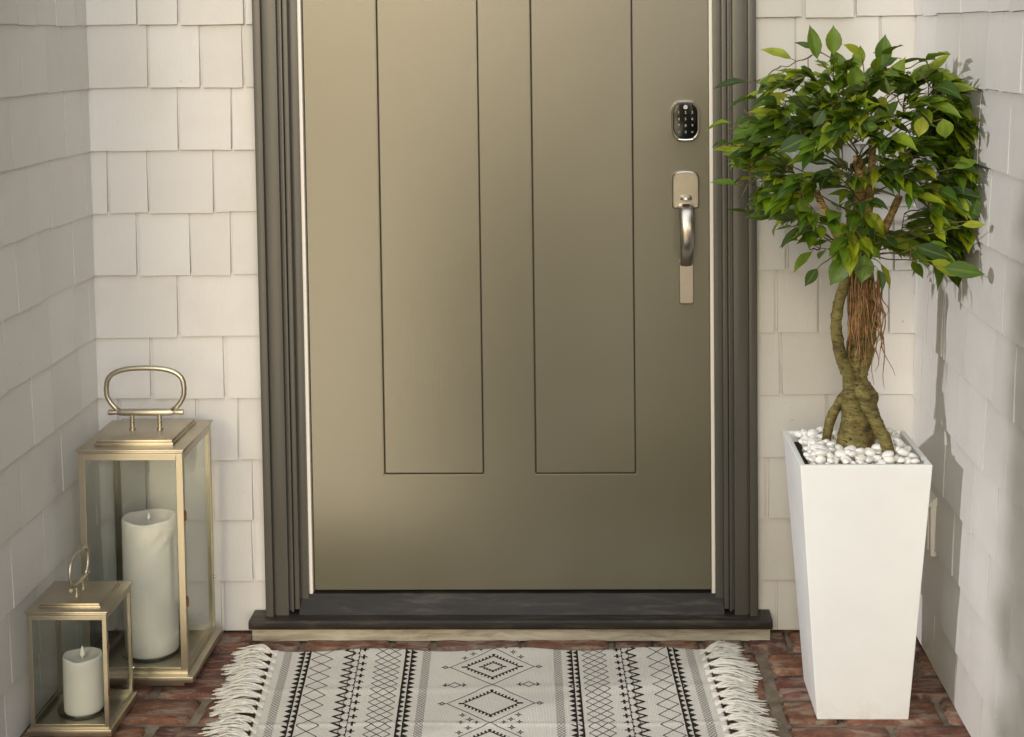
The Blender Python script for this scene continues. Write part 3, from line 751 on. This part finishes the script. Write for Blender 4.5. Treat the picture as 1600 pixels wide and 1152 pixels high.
for k in range(-1, 4):
    cv = P0 + k * PIT
    dia(0, cv, .0890, PIT / 2, .0020)
    toothed(0, cv, .0570, .0520, 8, .0034, .0072)
    if k % 2 == 0: toothed(0, cv, .0225, .0200, 4, .0032, .0052)
    for s in (-1, 1):
        seg(s * .089, cv, s * .0945, cv, .0022); dia(s * .0990, cv, .0050, .0062, .0026); seg(s * .104, cv, s * .1075, cv, .0022)
        vx = cv + PIT / 2
        if k % 2 == 0:
            dia(s * .0770, vx, .0130, .0135, .0022)
            for q in (-1, 1):
                cu = s * .077 + q * .013; seg(cu, vx, cu + q * .0085, vx, .0034)
                seg(cu + q * .0085, vx, cu + q * .004, vx - .0085, .0026); seg(cu + q * .0085, vx, cu + q * .004, vx + .0085, .0026); seg(cu + q * .006, vx, cu + q * .0115, vx, .0026)
        else:
            for dx, dv in ((.056, -.034), (.041, -.015), (.058, -.002), (.027, -.002), (.043, .020), (.060, .040), (.028, .024) if 0 else (.062, .0)):
                if (dx, dv) == (.062, .0): continue
                u, v = s * dx, vx + dv
                dia(u, v, .0036, .0044, .0022)
                for a, b in ((1, 0), (-1, 0), (0, 1), (0, -1)): seg(u + a * .0036, v + b * .0044, u + a * .0072, v + b * .0080, .0020)
o = mb.build('rug_body', [RUG, YARN], rug); o.data.polygons.foreach_set('use_smooth', [True] * len(o.data.polygons))
# tassels
rnd = random.Random(11)
NT = 17
for s in (-1, 1):
    for i in range(NT):
        v = .012 + (RDEP - .024) * i / (NT - 1)
        x0, y0 = rug_xy(s * RHW, v); z0 = rug_h(s * RHW, v) - .001
        mb = MB()
        length = rnd.uniform(.075, .100); sag = rnd.uniform(-.28, .28) + (.10 if s < 0 else -.0)
        if s > 0 and i < 3: sag = .55 - i * .22
        if s < 0 and i < 2: sag = .30 - i * .1
        # knot
        kx = x0 + s * .006
        mb.tube([(x0 - s * .004, y0, z0), (x0 + s * .002, y0, z0 + .004), (kx, y0, z0 + .0045), (x0 + s * .011, y0, z0 + .002)], [.003, .0036, .0038, .003], 8)
        for q in range(4):
            mb.tube([(x0 - s * .012, y0 + (q - 1.5) * .007, z0 + .001), (x0 - s * .002, y0 + (q - 1.5) * .004, z0 + .003), (kx, y0, z0 + .004)], .0016, 5)
        for q in range(24):
            a = (q / 23 - .5); ang = sag + a * rnd.uniform(.1, .75) + rnd.uniform(-.16, .16); Ln = length * rnd.uniform(.75, 1.08)
            cr = rnd.uniform(-.5, .5); ph = rnd.uniform(0, 6); pts = []; px_, py_ = kx - s * .002, y0 + a * .012
            top = rnd.uniform(.001, .012); stp = Ln / 9
            for j in range(10):
                t_ = j / 9
                zz = z0 + .004 * (1 - t_) - .004 * t_ + top * math.sin(PI * min(1, t_ * 1.2)) * .9 + .0010 * math.sin(ph + t_ * 9)
                pts.append((px_, py_, max(.0016, zz)))
                aa = ang + cr * t_ + .22 * math.sin(ph + t_ * 8); px_ += s * math.cos(aa) * stp; py_ += math.sin(aa) * stp
            mb.tube(pts, [.0019] * 8 + [.0017, .0010], 5)
        mb.build('tassel', FRINGE, rug, smooth=True)

# ------------------------------------------------------------------ lanterns
def arch(c, half, height, zb, axis, r, n=26, neck=.75):
    pts = []
    for i in range(n + 1):
        a = PI * i / n; t_ = i / n
        # bulged loop: feet closer than the shoulders
        th = math.radians(-52) + math.radians(284) * t_
        x = -math.cos(th); z = math.sin(th)
        ex = math.copysign(abs(x) ** .80, x) * half; ez = math.copysign(abs(z) ** (.55 if z > 0 else 1.25), z)
        pts.append((ex, ez))
    zmin = pts[0][1]; zmax = max(p[1] for p in pts)
    out = []
    for x, z in pts:
        zz = zb + (z - zmin) / (zmax - zmin) * height
        out.append((c[0] + x, c[1], zz) if axis == 'x' else (c[0], c[1] + x, zz))
    return out
def lantern(name, x0, x1, y0, y1, H, axis, label, fl, scale, plinth):
    cx, cy = (x0 + x1) / 2, (y0 + y1) / 2
    t = thing(name, (cx, cy, 0), label, 'lantern', 'gold and glass lanterns')
    zb = plinth + .013
    mb = MB(); ins = .012
    mb.box(x0 + ins, x1 - ins, y0 + ins, y1 - ins, 0, plinth)
    mb.box(x0 - fl, x1 + fl, y0 - fl, y1 + fl, plinth, zb)
    autosmooth(mb.build('base', GOLD, t, bevel=.0012), 25)
    # frame: L posts, rails
    p = .0140 * scale; th = .003
    zt = H - .010
    for (px, sx) in ((x0, 1), (x1, -1)):
        for (py, sy) in ((y0, 1), (y1, -1)):
            X = lambda v: px + sx * v
            Y = lambda v: py + sy * v
            mb = MB(); mb.prism([(X(0), Y(0)), (X(p), Y(0)), (X(p), Y(th)), (X(th), Y(th)), (X(th), Y(p)), (X(0), Y(p))], zb, zt, 'z')
            o = mb.build('corner_post', GOLD, t, bevel=.0006); recalc(o)
    rl = .0135 * scale
    for z0, z1 in ((zb, zb + rl), (zt - rl, zt)):
        for xa, xb, ya, yb in ((x0 + p, x1 - p, y0 + .0005, y0 + th + .0005), (x0 + p, x1 - p, y1 - th - .0005, y1 - .0005),
                               (x0 + .0005, x0 + th + .0005, y0 + p, y1 - p), (x1 - th - .0005, x1 - .0005, y0 + p, y1 - p)):
            mb = MB(); mb.box(xa, xb, ya, yb, z0, z1); mb.build('rail', GOLD, t, bevel=.0006)
    # panes
    g0 = .0045
    for (a, b, c, d) in ((x0 + .0055, x1 - .0055, y0 + g0, y0 + g0 + .0018), (x0 + .0055, x1 - .0055, y1 - g0 - .0018, y1 - g0),
                         (x0 + g0, x0 + g0 + .0018, y0 + .008, y1 - .008), (x1 - g0 - .0018, x1 - g0, y0 + .008, y1 - .008)):
        mb = MB(); mb.box(a, b, c, d, zb + .001, zt - .002); mb.build('glass_pane', GLASS, t)
    # lid
    mb = MB()
    mb.box(x0 - .001, x1 + .001, y0 - .001, y1 + .001, zt + .0002, H - .0035)
    mb.box(x0 - .004, x1 + .004, y0 - .004, y1 + .004, H - .0035, H)
    q = .026 * scale; mb.box(x0 + q, x1 - q, y0 + q, y1 - q, H, H + .006 * scale); mb.box(x0 + q + .003, x1 - q - .003, y0 + q + .003, y1 - q - .003, H + .006 * scale, H + .012 * scale)
    lid = autosmooth(mb.build('lid', GOLD, t, bevel=.0009), 25)
    zl = H + .012 * scale
    hh = .034 * scale; half = .0835 * scale
    D = (lambda o_, z: (cx + o_, cy, z)) if axis == 'x' else (lambda o_, z: (cx, cy + o_, z))
    mb = MB()
    for o_ in (-.0300 * scale, .0300 * scale):
        a = D(o_, 0); r = .0058 * scale
        mb.lathe([(r * 1.25, 0), (r * 1.25, .003), (r * .85, .005), (r * .85, hh * .45), (r * 1.15, hh * .5), (r * 1.15, hh * .56), (r * .85, hh * .6), (r * .9, hh)], (a[0], a[1], zl), 16)
    zbar = zl + hh + .003 * scale; r = .0062 * scale
    L2 = .082 * scale
    bar = [(-L2, r * .95), (-L2 + .003, r * 1.0), (-.062 * scale, r * .8), (-.060 * scale, r * 1.0), (-.050 * scale, r * 1.25), (.050 * scale, r * 1.25), (.060 * scale, r * 1.0), (.062 * scale, r * .8), (L2 - .003, r * 1.0), (L2, r * .95)]
    mb.tube([D(o_, zbar) for o_, _ in bar], [q_ for _, q_ in bar], 16)
    hd = autosmooth(mb.build('handle_mount', GOLD, lid), 35)
    mb = MB(); mb.tube(arch((cx, cy), .0850 * scale, .094 * scale, zbar + .003 * scale, axis, r), .0056 * scale, 12)
    mb.build('handle', GOLD, lid, smooth=True)
    # hinges on the right-hand face
    for zz in (.36, .72):
        mb = MB(); mb.tube([(x1 + .002, y0 + .004, H * zz - .009 * scale), (x1 + .002, y0 + .004, H * zz + .009 * scale)], .0028 * scale, 10)
        mb.box(x1 - .001, x1 + .0012, y0 + .004, y0 + .012 * scale + .002, H * zz - .010 * scale, H * zz + .010 * scale)
        autosmooth(mb.build('hinge', HINGE, t), 35)
    mb = MB(); mb.lathe([(.0001, 0), (.003, .001), (.0035, .004), (.0015, .006)], (x1 + .003, y1 - .008, H * .30), 10); mb.build('door_knob', STEEL, t, smooth=True)
    return zb
zb1 = lantern('lantern', -.889, -.669, -.304, -.070, .512, 'x', 'tall gold and glass lantern in the corner beside the door, with the tall candle inside', .014, 1.0, .018)
zb2 = lantern('lantern', -.917, -.762, -.532, -.376, .258, 'y', 'small gold and glass lantern in front of the tall one, against the side wall', .006, .62, .010)
def candle(cx, cy, z0, r, h, label, led, wick):
    t = thing('candle', (cx, cy, z0), label, 'candle', 'ivory pillar candles')
    rr = random.Random(int(h * 1000)); prof = [(r * .96, 0), (r, .004)]
    for i in range(1, 10): prof.append((r * (1 + .004 * rr.uniform(-1, 1)), .004 + (h - .012) * i / 10))
    prof += [(r, h - .008), (r * .985, h - .003), (r * .95, h), (r * .90, h - .001), (r * .80, h - .006), (r * .4, h - .009), (.0001, h - .010)]
    mb = MB(); mb.lathe(prof, (cx, cy, z0), 64)
    for i, v in enumerate(mb.v):       # slightly wavy rim
        if v[2] > z0 + h - .004: a = math.atan2(v[1] - cy, v[0] - cx); mb.v[i] = (v[0], v[1], v[2] + .0016 * math.sin(a * 2 + 1) + .0008 * math.sin(a * 5))
    mb.build('wax_body', WAX, t, smooth=True)
    mb = MB(); k = wick
    mb.lathe([(.0015, 0), (.002, .004), (.0065 * k, .010 * k), (.0078 * k, .016 * k), (.0060 * k, .024 * k), (.003 * k, .031 * k), (.0004, .037 * k)], (cx, cy, z0 + h - .010), 20)
    mb.build('flame_tip', FLAME, t, smooth=True)
def dish(cx, cy, z0, r, label):
    mb = MB(); mb.lathe([(r * .8, 0), (r * .95, .002), (r, .010), (r * .985, .0105), (r * .93, .004), (r * .2, .003), (.0001, .003)], (cx, cy, z0), 56)
    tag(mb.build('candle_dish', GLASS, smooth=True), label, 'dish', 'glass candle dishes')
dish(-.779, -.187, zb1, .070, 'clear glass dish under the tall candle in the tall lantern')
candle(-.779, -.187, zb1 + .0045, .0575, .296, 'tall ivory pillar candle inside the tall lantern', 1, .5)
dish(-.838, -.455, zb2, .052, 'clear glass dish under the short candle in the small lantern')
candle(-.838, -.455, zb2 + .0045, .0385, .112, 'short ivory candle with a flame shaped tip inside the small lantern', 1, .75)

# ------------------------------------------------------------------ planter
PXc, PYc = .720, -.352
pt = MB(); H = .525; b2, t2, wall = .0905, .128, .011
def ring4(h_, z): return [(PXc - h_, PYc - h_, z), (PXc + h_, PYc - h_, z), (PXc + h_, PYc + h_, z), (PXc - h_, PYc + h_, z)]
vs = ring4(b2, 0) + ring4(t2, H) + ring4(t2 - wall, H) + ring4(t2 - wall - .003, H - .055)
fs = [(3, 2, 1, 0)] + [(i, (i + 1) % 4, (i + 1) % 4 + 4, i + 4) for i in range(4)] + [(4 + i, 4 + (i + 1) % 4, 8 + (i + 1) % 4, 8 + i) for i in range(4)] + [(8 + i, 8 + (i + 1) % 4, 12 + (i + 1) % 4, 12 + i) for i in range(4)] + [(12, 13, 14, 15)]
pt.add(vs, fs)
o = pt.build('planter', WHITE, bevel=.0028, seg=3, origin=(PXc, PYc, 0)); autosmooth(o, 25)
tag(o, 'tall square tapered white planter holding the small tree', 'planter')
mb = MB(); h_ = t2 - wall - .0045; mb.box(PXc - h_ + .002, PXc + h_ - .002, PYc - h_ + .002, PYc + h_ - .002, H - .052, H - .020)
tag(mb.build('soil', SOIL), kind='stuff', label='dark soil under the white pebbles in the planter', cat='soil')

# tree
TX, TY = .724, -.352
tree = thing('ficus_tree', (TX, TY, H - .03), 'small ficus tree with a twisted mossy trunk in the tall white planter', 'tree')
def nb_(sc, amp, seed): return lambda p: 1 + amp * noise.noise(p * sc + Vector((seed, 0, 0))) + amp * .5 * noise.noise(p * sc * 2.7) + .07 * noise.noise(p * 140)
def smooth_path(ctl, n):
    return [interp(ctl, i / (n - 1)) for i in range(n)]
def organic(mb, ctl, n, ring, sc, amp, seed, knob=0.0):
    pr = smooth_path(ctl, n); f0 = nb_(sc, amp, seed)
    def f(p):
        k = 1.0
        if knob: k = 1 + knob * max(0, math.sin(p.z * 260 + seed)) ** 3
        return f0(p) * k
    mb.tube([p[:3] for p in pr], [p[3] for p in pr], ring, bumpf=f)
mb = MB()
organic(mb, [(TX - .003, TY - .01, .485, .046), (TX - .004, TY - .01, .525, .039), (TX - .006, TY - .008, .560, .030), (TX - .006, TY - .006, .610, .0245), (TX - .008, TY - .004, .660, .020), (TX - .004, TY, .70, .019), (TX + .003, TY, .75, .018), (TX + .004, TY, .80, .017), (TX - .002, TY, .86, .018), (TX - .004, TY, .93, .020), (TX - .002, TY, 1.0, .016)], 130, 48, 26, .22, 3)
trunk = mb.build('trunk', BARK, tree, smooth=True)
def part_org(name, ctl, n, ring, sc, amp, seed, m=BARK, knob=.12, parent=None):
    mb = MB(); organic(mb, ctl, n, ring, sc, amp, seed, knob); return mb.build(name, m, parent or trunk, smooth=True)
part_org('prop_root', [(TX - .020, TY - .012, .895, .010), (TX - .030, TY - .016, .852, .0105), (TX - .041, TY - .018, .810, .011), (TX - .043, TY - .018, .765, .0115), (TX - .036, TY - .018, .720, .0115), (TX - .022, TY - .016, .682, .012), (TX - .006, TY - .014, .655, .011)], 46, 14, 60, .16, 1)
part_org('prop_root', [(TX + .024, TY + .004, .88, .010), (TX + .032, TY + .004, .82, .0105), (TX + .030, TY + .004, .76, .0115), (TX + .020, TY, .715, .013), (TX + .008, TY - .006, .67, .013), (TX + .014, TY - .02, .632, .013)], 44, 14, 60, .16, 2)
part_org('prop_root', [(TX - .006, TY - .030, .668, .010), (TX + .006, TY - .034, .640, .013), (TX + .022, TY - .040, .606, .0135), (TX + .038, TY - .050, .574, .013), (TX + .050, TY - .060, .541, .0125), (TX + .056, TY - .066, .500, .011)], 44, 14, 55, .18, 5)
part_org('prop_root', [(TX - .018, TY + .004, .640, .009), (TX - .034, TY + .008, .612, .0095), (TX - .048, TY + .014, .582, .010), (TX - .056, TY + .02, .548, .0095), (TX - .060, TY + .022, .50, .009)], 36, 12, 55, .16, 8)
part_org('prop_root', [(TX + .010, TY - .004, .655, .014), (TX + .030, TY - .002, .628, .013), (TX + .026, TY + .004, .60, .014), (TX + .028, TY + .006, .555, .014), (TX + .032, TY + .008, .50, .014)], 36, 14, 55, .2, 13)
mb = MB()
organic(mb, [(TX - .004, TY - .002, .93, .014), (TX + .002, TY - .012, 1.0, .0125), (TX + .004, TY - .022, 1.06, .011), (TX - .002, TY - .02, 1.12, .009)], 26, 14, 40, .2, 4)
organic(mb, [(TX + .006, TY, .93, .013), (TX + .018, TY - .010, 1.0, .011), (TX + .026, TY - .014, 1.07, .009), (TX + .03, TY - .01, 1.14, .007)], 26, 14, 40, .2, 6)
organic(mb, [(TX - .01, TY, .90, .012), (TX - .05, TY - .012, .98, .009), (TX - .085, TY - .02, 1.05, .007)], 22, 12, 40, .2, 7)
organic(mb, [(TX + .01, TY, .90, .012), (TX + .05, TY - .02, .97, .009), (TX + .08, TY - .03, 1.04, .007)], 22, 12, 40, .2, 9)
mb.build('branches', PALE, tree, smooth=True)
# hairy aerial roots
mb = MB(); rnd = random.Random(21)
for i in range(64):
    if i < 46: a = rnd.uniform(-2.7, -.3); r0 = rnd.uniform(.016, .0235); x0 = TX + r0 * math.cos(a) * 1.0; y0 = TY + r0 * math.sin(a); zt = rnd.uniform(.85, .90); ln = rnd.uniform(.05, .18)
    else: x0 = TX + rnd.uniform(.026, .048); y0 = TY - rnd.uniform(.0, .03); zt = rnd.uniform(.84, .89); ln = rnd.uniform(.05, .22)
    n_ = 16; ph = rnd.uniform(0, 6); amp = rnd.uniform(.0015, .0060) * (1 if i < 46 else 1.8); dx = rnd.uniform(-.004, .006) * (1 if i < 46 else 2)
    pts = [(x0 + dx * t_ * 2 + amp * math.sin(ph + t_ * 11) * t_, y0 - .003 + amp * math.cos(ph * 2 + t_ * 9) * t_, zt - ln * t_) for t_ in (q / (n_ - 1) for q in range(n_))]
    mb.tube(pts, [.0013] * (n_ - 4) + [.0011, .0009, .0007, .0004], 5)
mb.build('aerial_roots', HAIRM, tree, smooth=True)

# crown
CXc, CYc = .690, -.405
CP = [(1190, 120), (1250, 108), (1300, 95), (1370, 100), (1420, 108), (1470, 112), (1520, 140), (1528, 200), (1535, 270), (1540, 330), (1545, 420), (1500, 436), (1440, 420), (1390, 405), (1340, 425), (1290, 420), (1245, 380), (1215, 350), (1165, 335), (1158, 310), (1190, 285), (1140, 262), (1128, 240), (1150, 205), (1165, 180), (1180, 150)]
# crown silhouette as a real outline in metres around the trunk axis (x, z)
def outline_m():
    res = []
    for x, y in CP:
        # mean viewing scale at the crown: 1 px = 1.285 mm, camera axis at x 915 px, y 55 px
        res.append((.183 + (x - 915) * .001262 - .004, 1.366 - (y - 55) * .001262 + (x - 915) * .0000140))
    return res
OUT = outline_m()
def inside(x, z):
    c = False; n_ = len(OUT)
    for i in range(n_):
        x1, z1 = OUT[i]; x2, z2 = OUT[(i + 1) % n_]
        if (z1 > z) != (z2 > z) and x < (x2 - x1) * (z - z1) / (z2 - z1) + x1: c = not c
    return c
LEAFN = 0
lf = MB(); luv = []
def add_leaf(base, d, up, L_, W_, fold=.35, droop=.25, curl=0.0):
    global LEAFN
    d = d.normalized(); sd = d.cross(up).normalized(); nn = sd.cross(d).normalized()
    rows = [(0, .03), (.07, .30), (.18, .68), (.34, .96), (.50, 1.0), (.66, .82), (.80, .48), (.89, .20), (.96, .07), (1.0, .012)]
    o = len(lf.v)
    for t_, w_ in rows:
        c = base + d * (L_ * t_ * (1 - .12 * droop * t_)) - nn * (L_ * droop * t_ * t_ * .55)
        for k, a in enumerate((-1, -.5, 0, .5, 1)):
            hw = W_ * .5 * w_
            lf.v.append(tuple(c + sd * (a * hw) + nn * (abs(a) * hw * fold + curl * hw * a + .05 * W_ * math.sin(t_ * 14 + a * 3) * abs(a) * w_))); luv.append(((a + 1) / 2, t_))
    for i in range(len(rows) - 1):
        for k in range(4):
            lf.f.append((o + i * 5 + k, o + i * 5 + k + 1, o + (i + 1) * 5 + k + 1, o + (i + 1) * 5 + k)); lf.m.append(0)
    LEAFN += 1
tw = MB()
rnd = random.Random(77)
def clampx(p):
    if p.x > .893: p.x = .893
    if p.y > -.055: p.y = -.055
    return p
def add_twig(a, b, r=.0014, sag=.02, n_=10):
    a = Vector(a); b = Vector(b); mid = (a + b) / 2 + Vector((rnd.uniform(-.01, .01), rnd.uniform(-.012, .012), rnd.uniform(-.01, .012) + sag))
    pts = []
    for i in range(n_):
        t_ = i / (n_ - 1); p = a * (1 - t_) ** 2 + mid * 2 * t_ * (1 - t_) + b * t_ * t_
        p += Vector((0, 0, .0035 * math.sin(t_ * 9 + a.x * 50 + b.z * 90))) * math.sin(PI * t_); pts.append(p)
    tw.tube(pts, [r * (1.5 - .8 * i / (n_ - 1)) for i in range(n_)], 5); return pts
def sample():
    while True:
        x = rnd.uniform(.44, .98); z = rnd.uniform(.86, 1.32)
        if inside(x, z): return x, z
cnt = 0; tries = 0
anchors = []
while len(anchors) < 270 and tries < 20000:
    tries += 1
    x, z = sample()
    ry = .23
    hx = abs(x - CXc) / .26; ymax = ry * math.sqrt(max(.12, 1 - min(1, hx) ** 2)) * (1 - .35 * abs(z - 1.1) / .22)
    y = CYc + rnd.uniform(-1, 1) * ymax
    rad = math.hypot((x - CXc) / .26, (y - CYc) / .22)
    if rad < .30 and z < 1.12 and rnd.random() < .6: continue
    # open window in front where the pale branches show
    if .66 < x < .80 and .985 < z < 1.09 and y < TY and rnd.random() < .75: continue
    p = clampx(Vector((x, y, z)))
    if any((p - q).length < .0200 for q in anchors): continue
    anchors.append(p)
axis = Vector((TX, TY, 1.05))
def rdist(p): return math.hypot(p.x - TX, (p.y - TY)) + .4 * abs(p.z - 1.03)
anchors.sort(key=rdist); done = []
def leaf_at(b, outd, tang, k, front=False):
    sdir = tang.cross(Vector((0, 0, 1))).normalized() * (1 if k % 2 else -1)
    d = outd * rnd.uniform(.7, 1.15) + tang * .25 + sdir * rnd.uniform(.1, .65) + Vector((rnd.uniform(-.2, .2), rnd.uniform(-.45, .10), rnd.uniform(-.34, .26)))
    L_ = rnd.uniform(.034, .080); W_ = L_ * rnd.uniform(.28, .43)
    if b.x + d.normalized().x * L_ > .898: d.x = (.896 - b.x) / L_ * .9; d.y -= .6; d.z += rnd.uniform(-.3, .5)
    up = Vector((rnd.uniform(-.4, .4), rnd.uniform(-1.1, -.05), 1.0))
    e = b + d.normalized() * .010
    tipp = e + d.normalized() * (L_ * .95)
    kk = 2.8966 / (tipp.y + 3.3066)       # size of the crown's outline at this leaf's depth
    if not inside(.183 + (tipp.x - .183) * kk, 1.366 + (tipp.z - 1.366) * kk) and rnd.random() < .95: return
    tw.tube([b, (b + e) / 2 + Vector((0, 0, .001)), e], .0008, 4)
    add_leaf(e, d, up, L_, W_, rnd.uniform(.10, .60), rnd.uniform(-.15, .95), rnd.uniform(-.25, .25))
for p in anchors:
    # a twig leaves the nearest twig further in, or the trunk
    best = None
    for q in done:
        dd = (p - q).length
        if dd < .115 and (best is None or dd < (p - best).length): best = q
    outd = Vector((p.x - TX, (p.y - TY) * .9, (p.z - 1.06) * .35)); outd.normalize()
    if best is None:
        zs_ = .90 + (p.z - .90) * .62 + rnd.uniform(-.03, .02)
        best = Vector((TX + rnd.uniform(-.014, .014), TY + rnd.uniform(-.012, .012), zs_))
    tip = clampx(p + outd * .012)
    pts = add_twig(best, tip, .0011, rnd.uniform(-.012, .010), 10); done.append(tip)
    nl = rnd.randint(8, 11)
    for k in range(nl):
        t_ = 1 - .75 * (k / nl); ii = min(len(pts) - 1, int(t_ * (len(pts) - 1))); b = Vector(pts[ii])
        tang = (Vector(pts[min(ii + 1, len(pts) - 1)]) - Vector(pts[max(ii - 1, 0)])).normalized()
        leaf_at(b, outd, tang, k)
# camera-facing sprays drawn from the photograph: (tip px, base px, depth, width factor)
CAMP = Vector((.183, -3.3066, 1.3661))
def px(x, y, depth_y):
    d = RC @ Vector((x - 852.0, -(y - 187.0), -2295.0)); t_ = (depth_y - CAMP.y) / d.y; return CAMP + d * t_
hand = [(1265, 38, 1277, 92, -.42, .42, .2), (1303, 38, 1302, 85, -.44, .55, .0), (1318, 68, 1346, 84, -.40, .42, .3), (1385, 52, 1376, 104, -.45, .52, .1), (1300, 75, 1318, 120, -.42, .55, .0),
        (1412, 85, 1388, 146, -.46, .45, .5), (1370, 95, 1388, 148, -.44, .5, .2), (1490, 80, 1450, 118, -.40, .38, .9), (1335, 97, 1338, 145, -.47, .62, .1), (1450, 112, 1420, 128, -.42, .4, .3),
        (1257, 448, 1277, 420, -.46, .5, .2), (1297, 447, 1322, 402, -.55, .62, .1), (1346, 444, 1352, 398, -.55, .70, .1), (1396, 452, 1376, 412, -.46, .35, .8), (1548, 428, 1478, 418, -.66, .42, .1), (1490, 405, 1432, 385, -.6, .42, .1),
        (1505, 432, 1455, 408, -.62, .4, .1), (1130, 235, 1178, 262, -.45, .36, .3), (1128, 240, 1160, 235, -.42, .5, .2), (1142, 208, 1190, 198, -.45, .34, .2), (1160, 340, 1215, 335, -.46, .30, .2), (1166, 318, 1212, 320, -.45, .38, .1),
        (1300, 235, 1292, 190, -.60, .62, .0), (1270, 200, 1288, 172, -.6, .6, .0), (1375, 235, 1372, 205, -.6, .75, .1), (1345, 200, 1372, 198, -.62, .6, .0), (1435, 215, 1442, 183, -.62, .7, .1), (1478, 218, 1474, 186, -.66, .85, .1),
        (1213, 238, 1262, 215, -.58, .5, .1), (1185, 160, 1232, 148, -.50, .35, .2), (1180, 128, 1235, 128, -.48, .34, .1), (1240, 148, 1290, 130, -.52, .38, .1), (1535, 310, 1520, 345, -.62, .5, .4), (1530, 250, 1490, 262, -.62, .38, .2),
        (1545, 350, 1505, 352, -.66, .36, .3), (1515, 135, 1480, 150, -.50, .42, .3), (1523, 160, 1478, 168, -.52, .36, .2), (1240, 285, 1195, 300, -.45, .3, .3)]
for x1, y1, x0, y0, dy, wf, tl in hand:
    a = px(x0, y0, dy); b = px(x1, y1, dy + rnd.uniform(-.015, .01)); 
    if b.x > .898: sft = b.x - .898; a.x -= sft * .6; b.x -= sft
    if a.x > .89: a.x = .89
    d = b - a; L_ = d.length
    up = Vector((tl * rnd.choice((-1, 1)), -1.0, .45 + tl * .6)); up = (up - up.dot(d.normalized()) * d.normalized()).normalized()
    add_leaf(a, d, up, L_, L_ * wf, .28, rnd.uniform(.0, .3))
    s0 = Vector((TX + rnd.uniform(-.02, .02), TY - .01, min(1.22, max(.90, a.z - .10 if a.z > 1.05 else .92))))
    add_twig(s0, a, .0012, rnd.uniform(-.005, .02), 10)
tw.build('twigs', TWIG, tree, smooth=True)
lo_ = lf.build('crown', LEAF, tree, smooth=True)
uvl = lo_.data.uv_layers.new(name='UVMap')
for lp in lo_.data.loops: uvl.data[lp.index].uv = luv[lp.vertex_index]
print('leaves', LEAFN)

# pebbles
rnd = random.Random(9); protos = []
for k in range(7):
    bm = bmesh.new(); bmesh.ops.create_icosphere(bm, subdivisions=3, radius=1)
    for v in bm.verts:
        f = 1 + .22 * noise.noise(v.co * .9 + Vector((k * 7.3, 0, 0))) + .06 * noise.noise(v.co * 2.6 + Vector((k, 3, 0))); v.co *= f
    me = bpy.data.meshes.new('pebble'); bm.to_mesh(me); bm.free(); me.materials.append(PEB); me.polygons.foreach_set('use_smooth', [True] * len(me.polygons)); protos.append(me)
placed = []; lim = t2 - wall - .007; tries = 0
def blocked(x, y):
    return math.hypot(x - (TX - .002), y - (TY - .01)) < .048 or math.hypot(x - TX - .052, y - TY + .062) < .016 or math.hypot(x - TX + .058, y - TY - .021) < .013
for layer, (z, N_) in enumerate(((H - .014, 90), (H - .001, 115), (H + .009, 62))):
    mine = []; tries = 0
    while len(mine) < N_ and tries < 6000:
        tries += 1; r_ = rnd.uniform(.0062, .0115) * (1.08 if layer == 2 else 1)
        m_ = lim - r_ * 1.1 - (0 if layer < 2 else .012)
        x = PXc + rnd.uniform(-m_, m_); y = PYc + rnd.uniform(-m_, m_)
        if blocked(x, y) or any(math.hypot(x - a, y - b) < (r_ + c) * .80 for a, b, c in mine): continue
        mine.append((x, y, r_)); o = bpy.data.objects.new('pebble', rnd.choice(protos)); COL.objects.link(o)
        o.location = (x, y, z + rnd.uniform(-.003, .003)); o.scale = (r_ * rnd.uniform(1.0, 1.45), r_ * rnd.uniform(.85, 1.1), r_ * rnd.uniform(.65, .95))
        o.rotation_euler = (rnd.uniform(-.5, .5), rnd.uniform(-.5, .5), rnd.uniform(0, 6.28))
        tag(o, 'smooth white pebble among those filling the top of the tall white planter', 'pebble', 'white pebbles round the tree trunk')
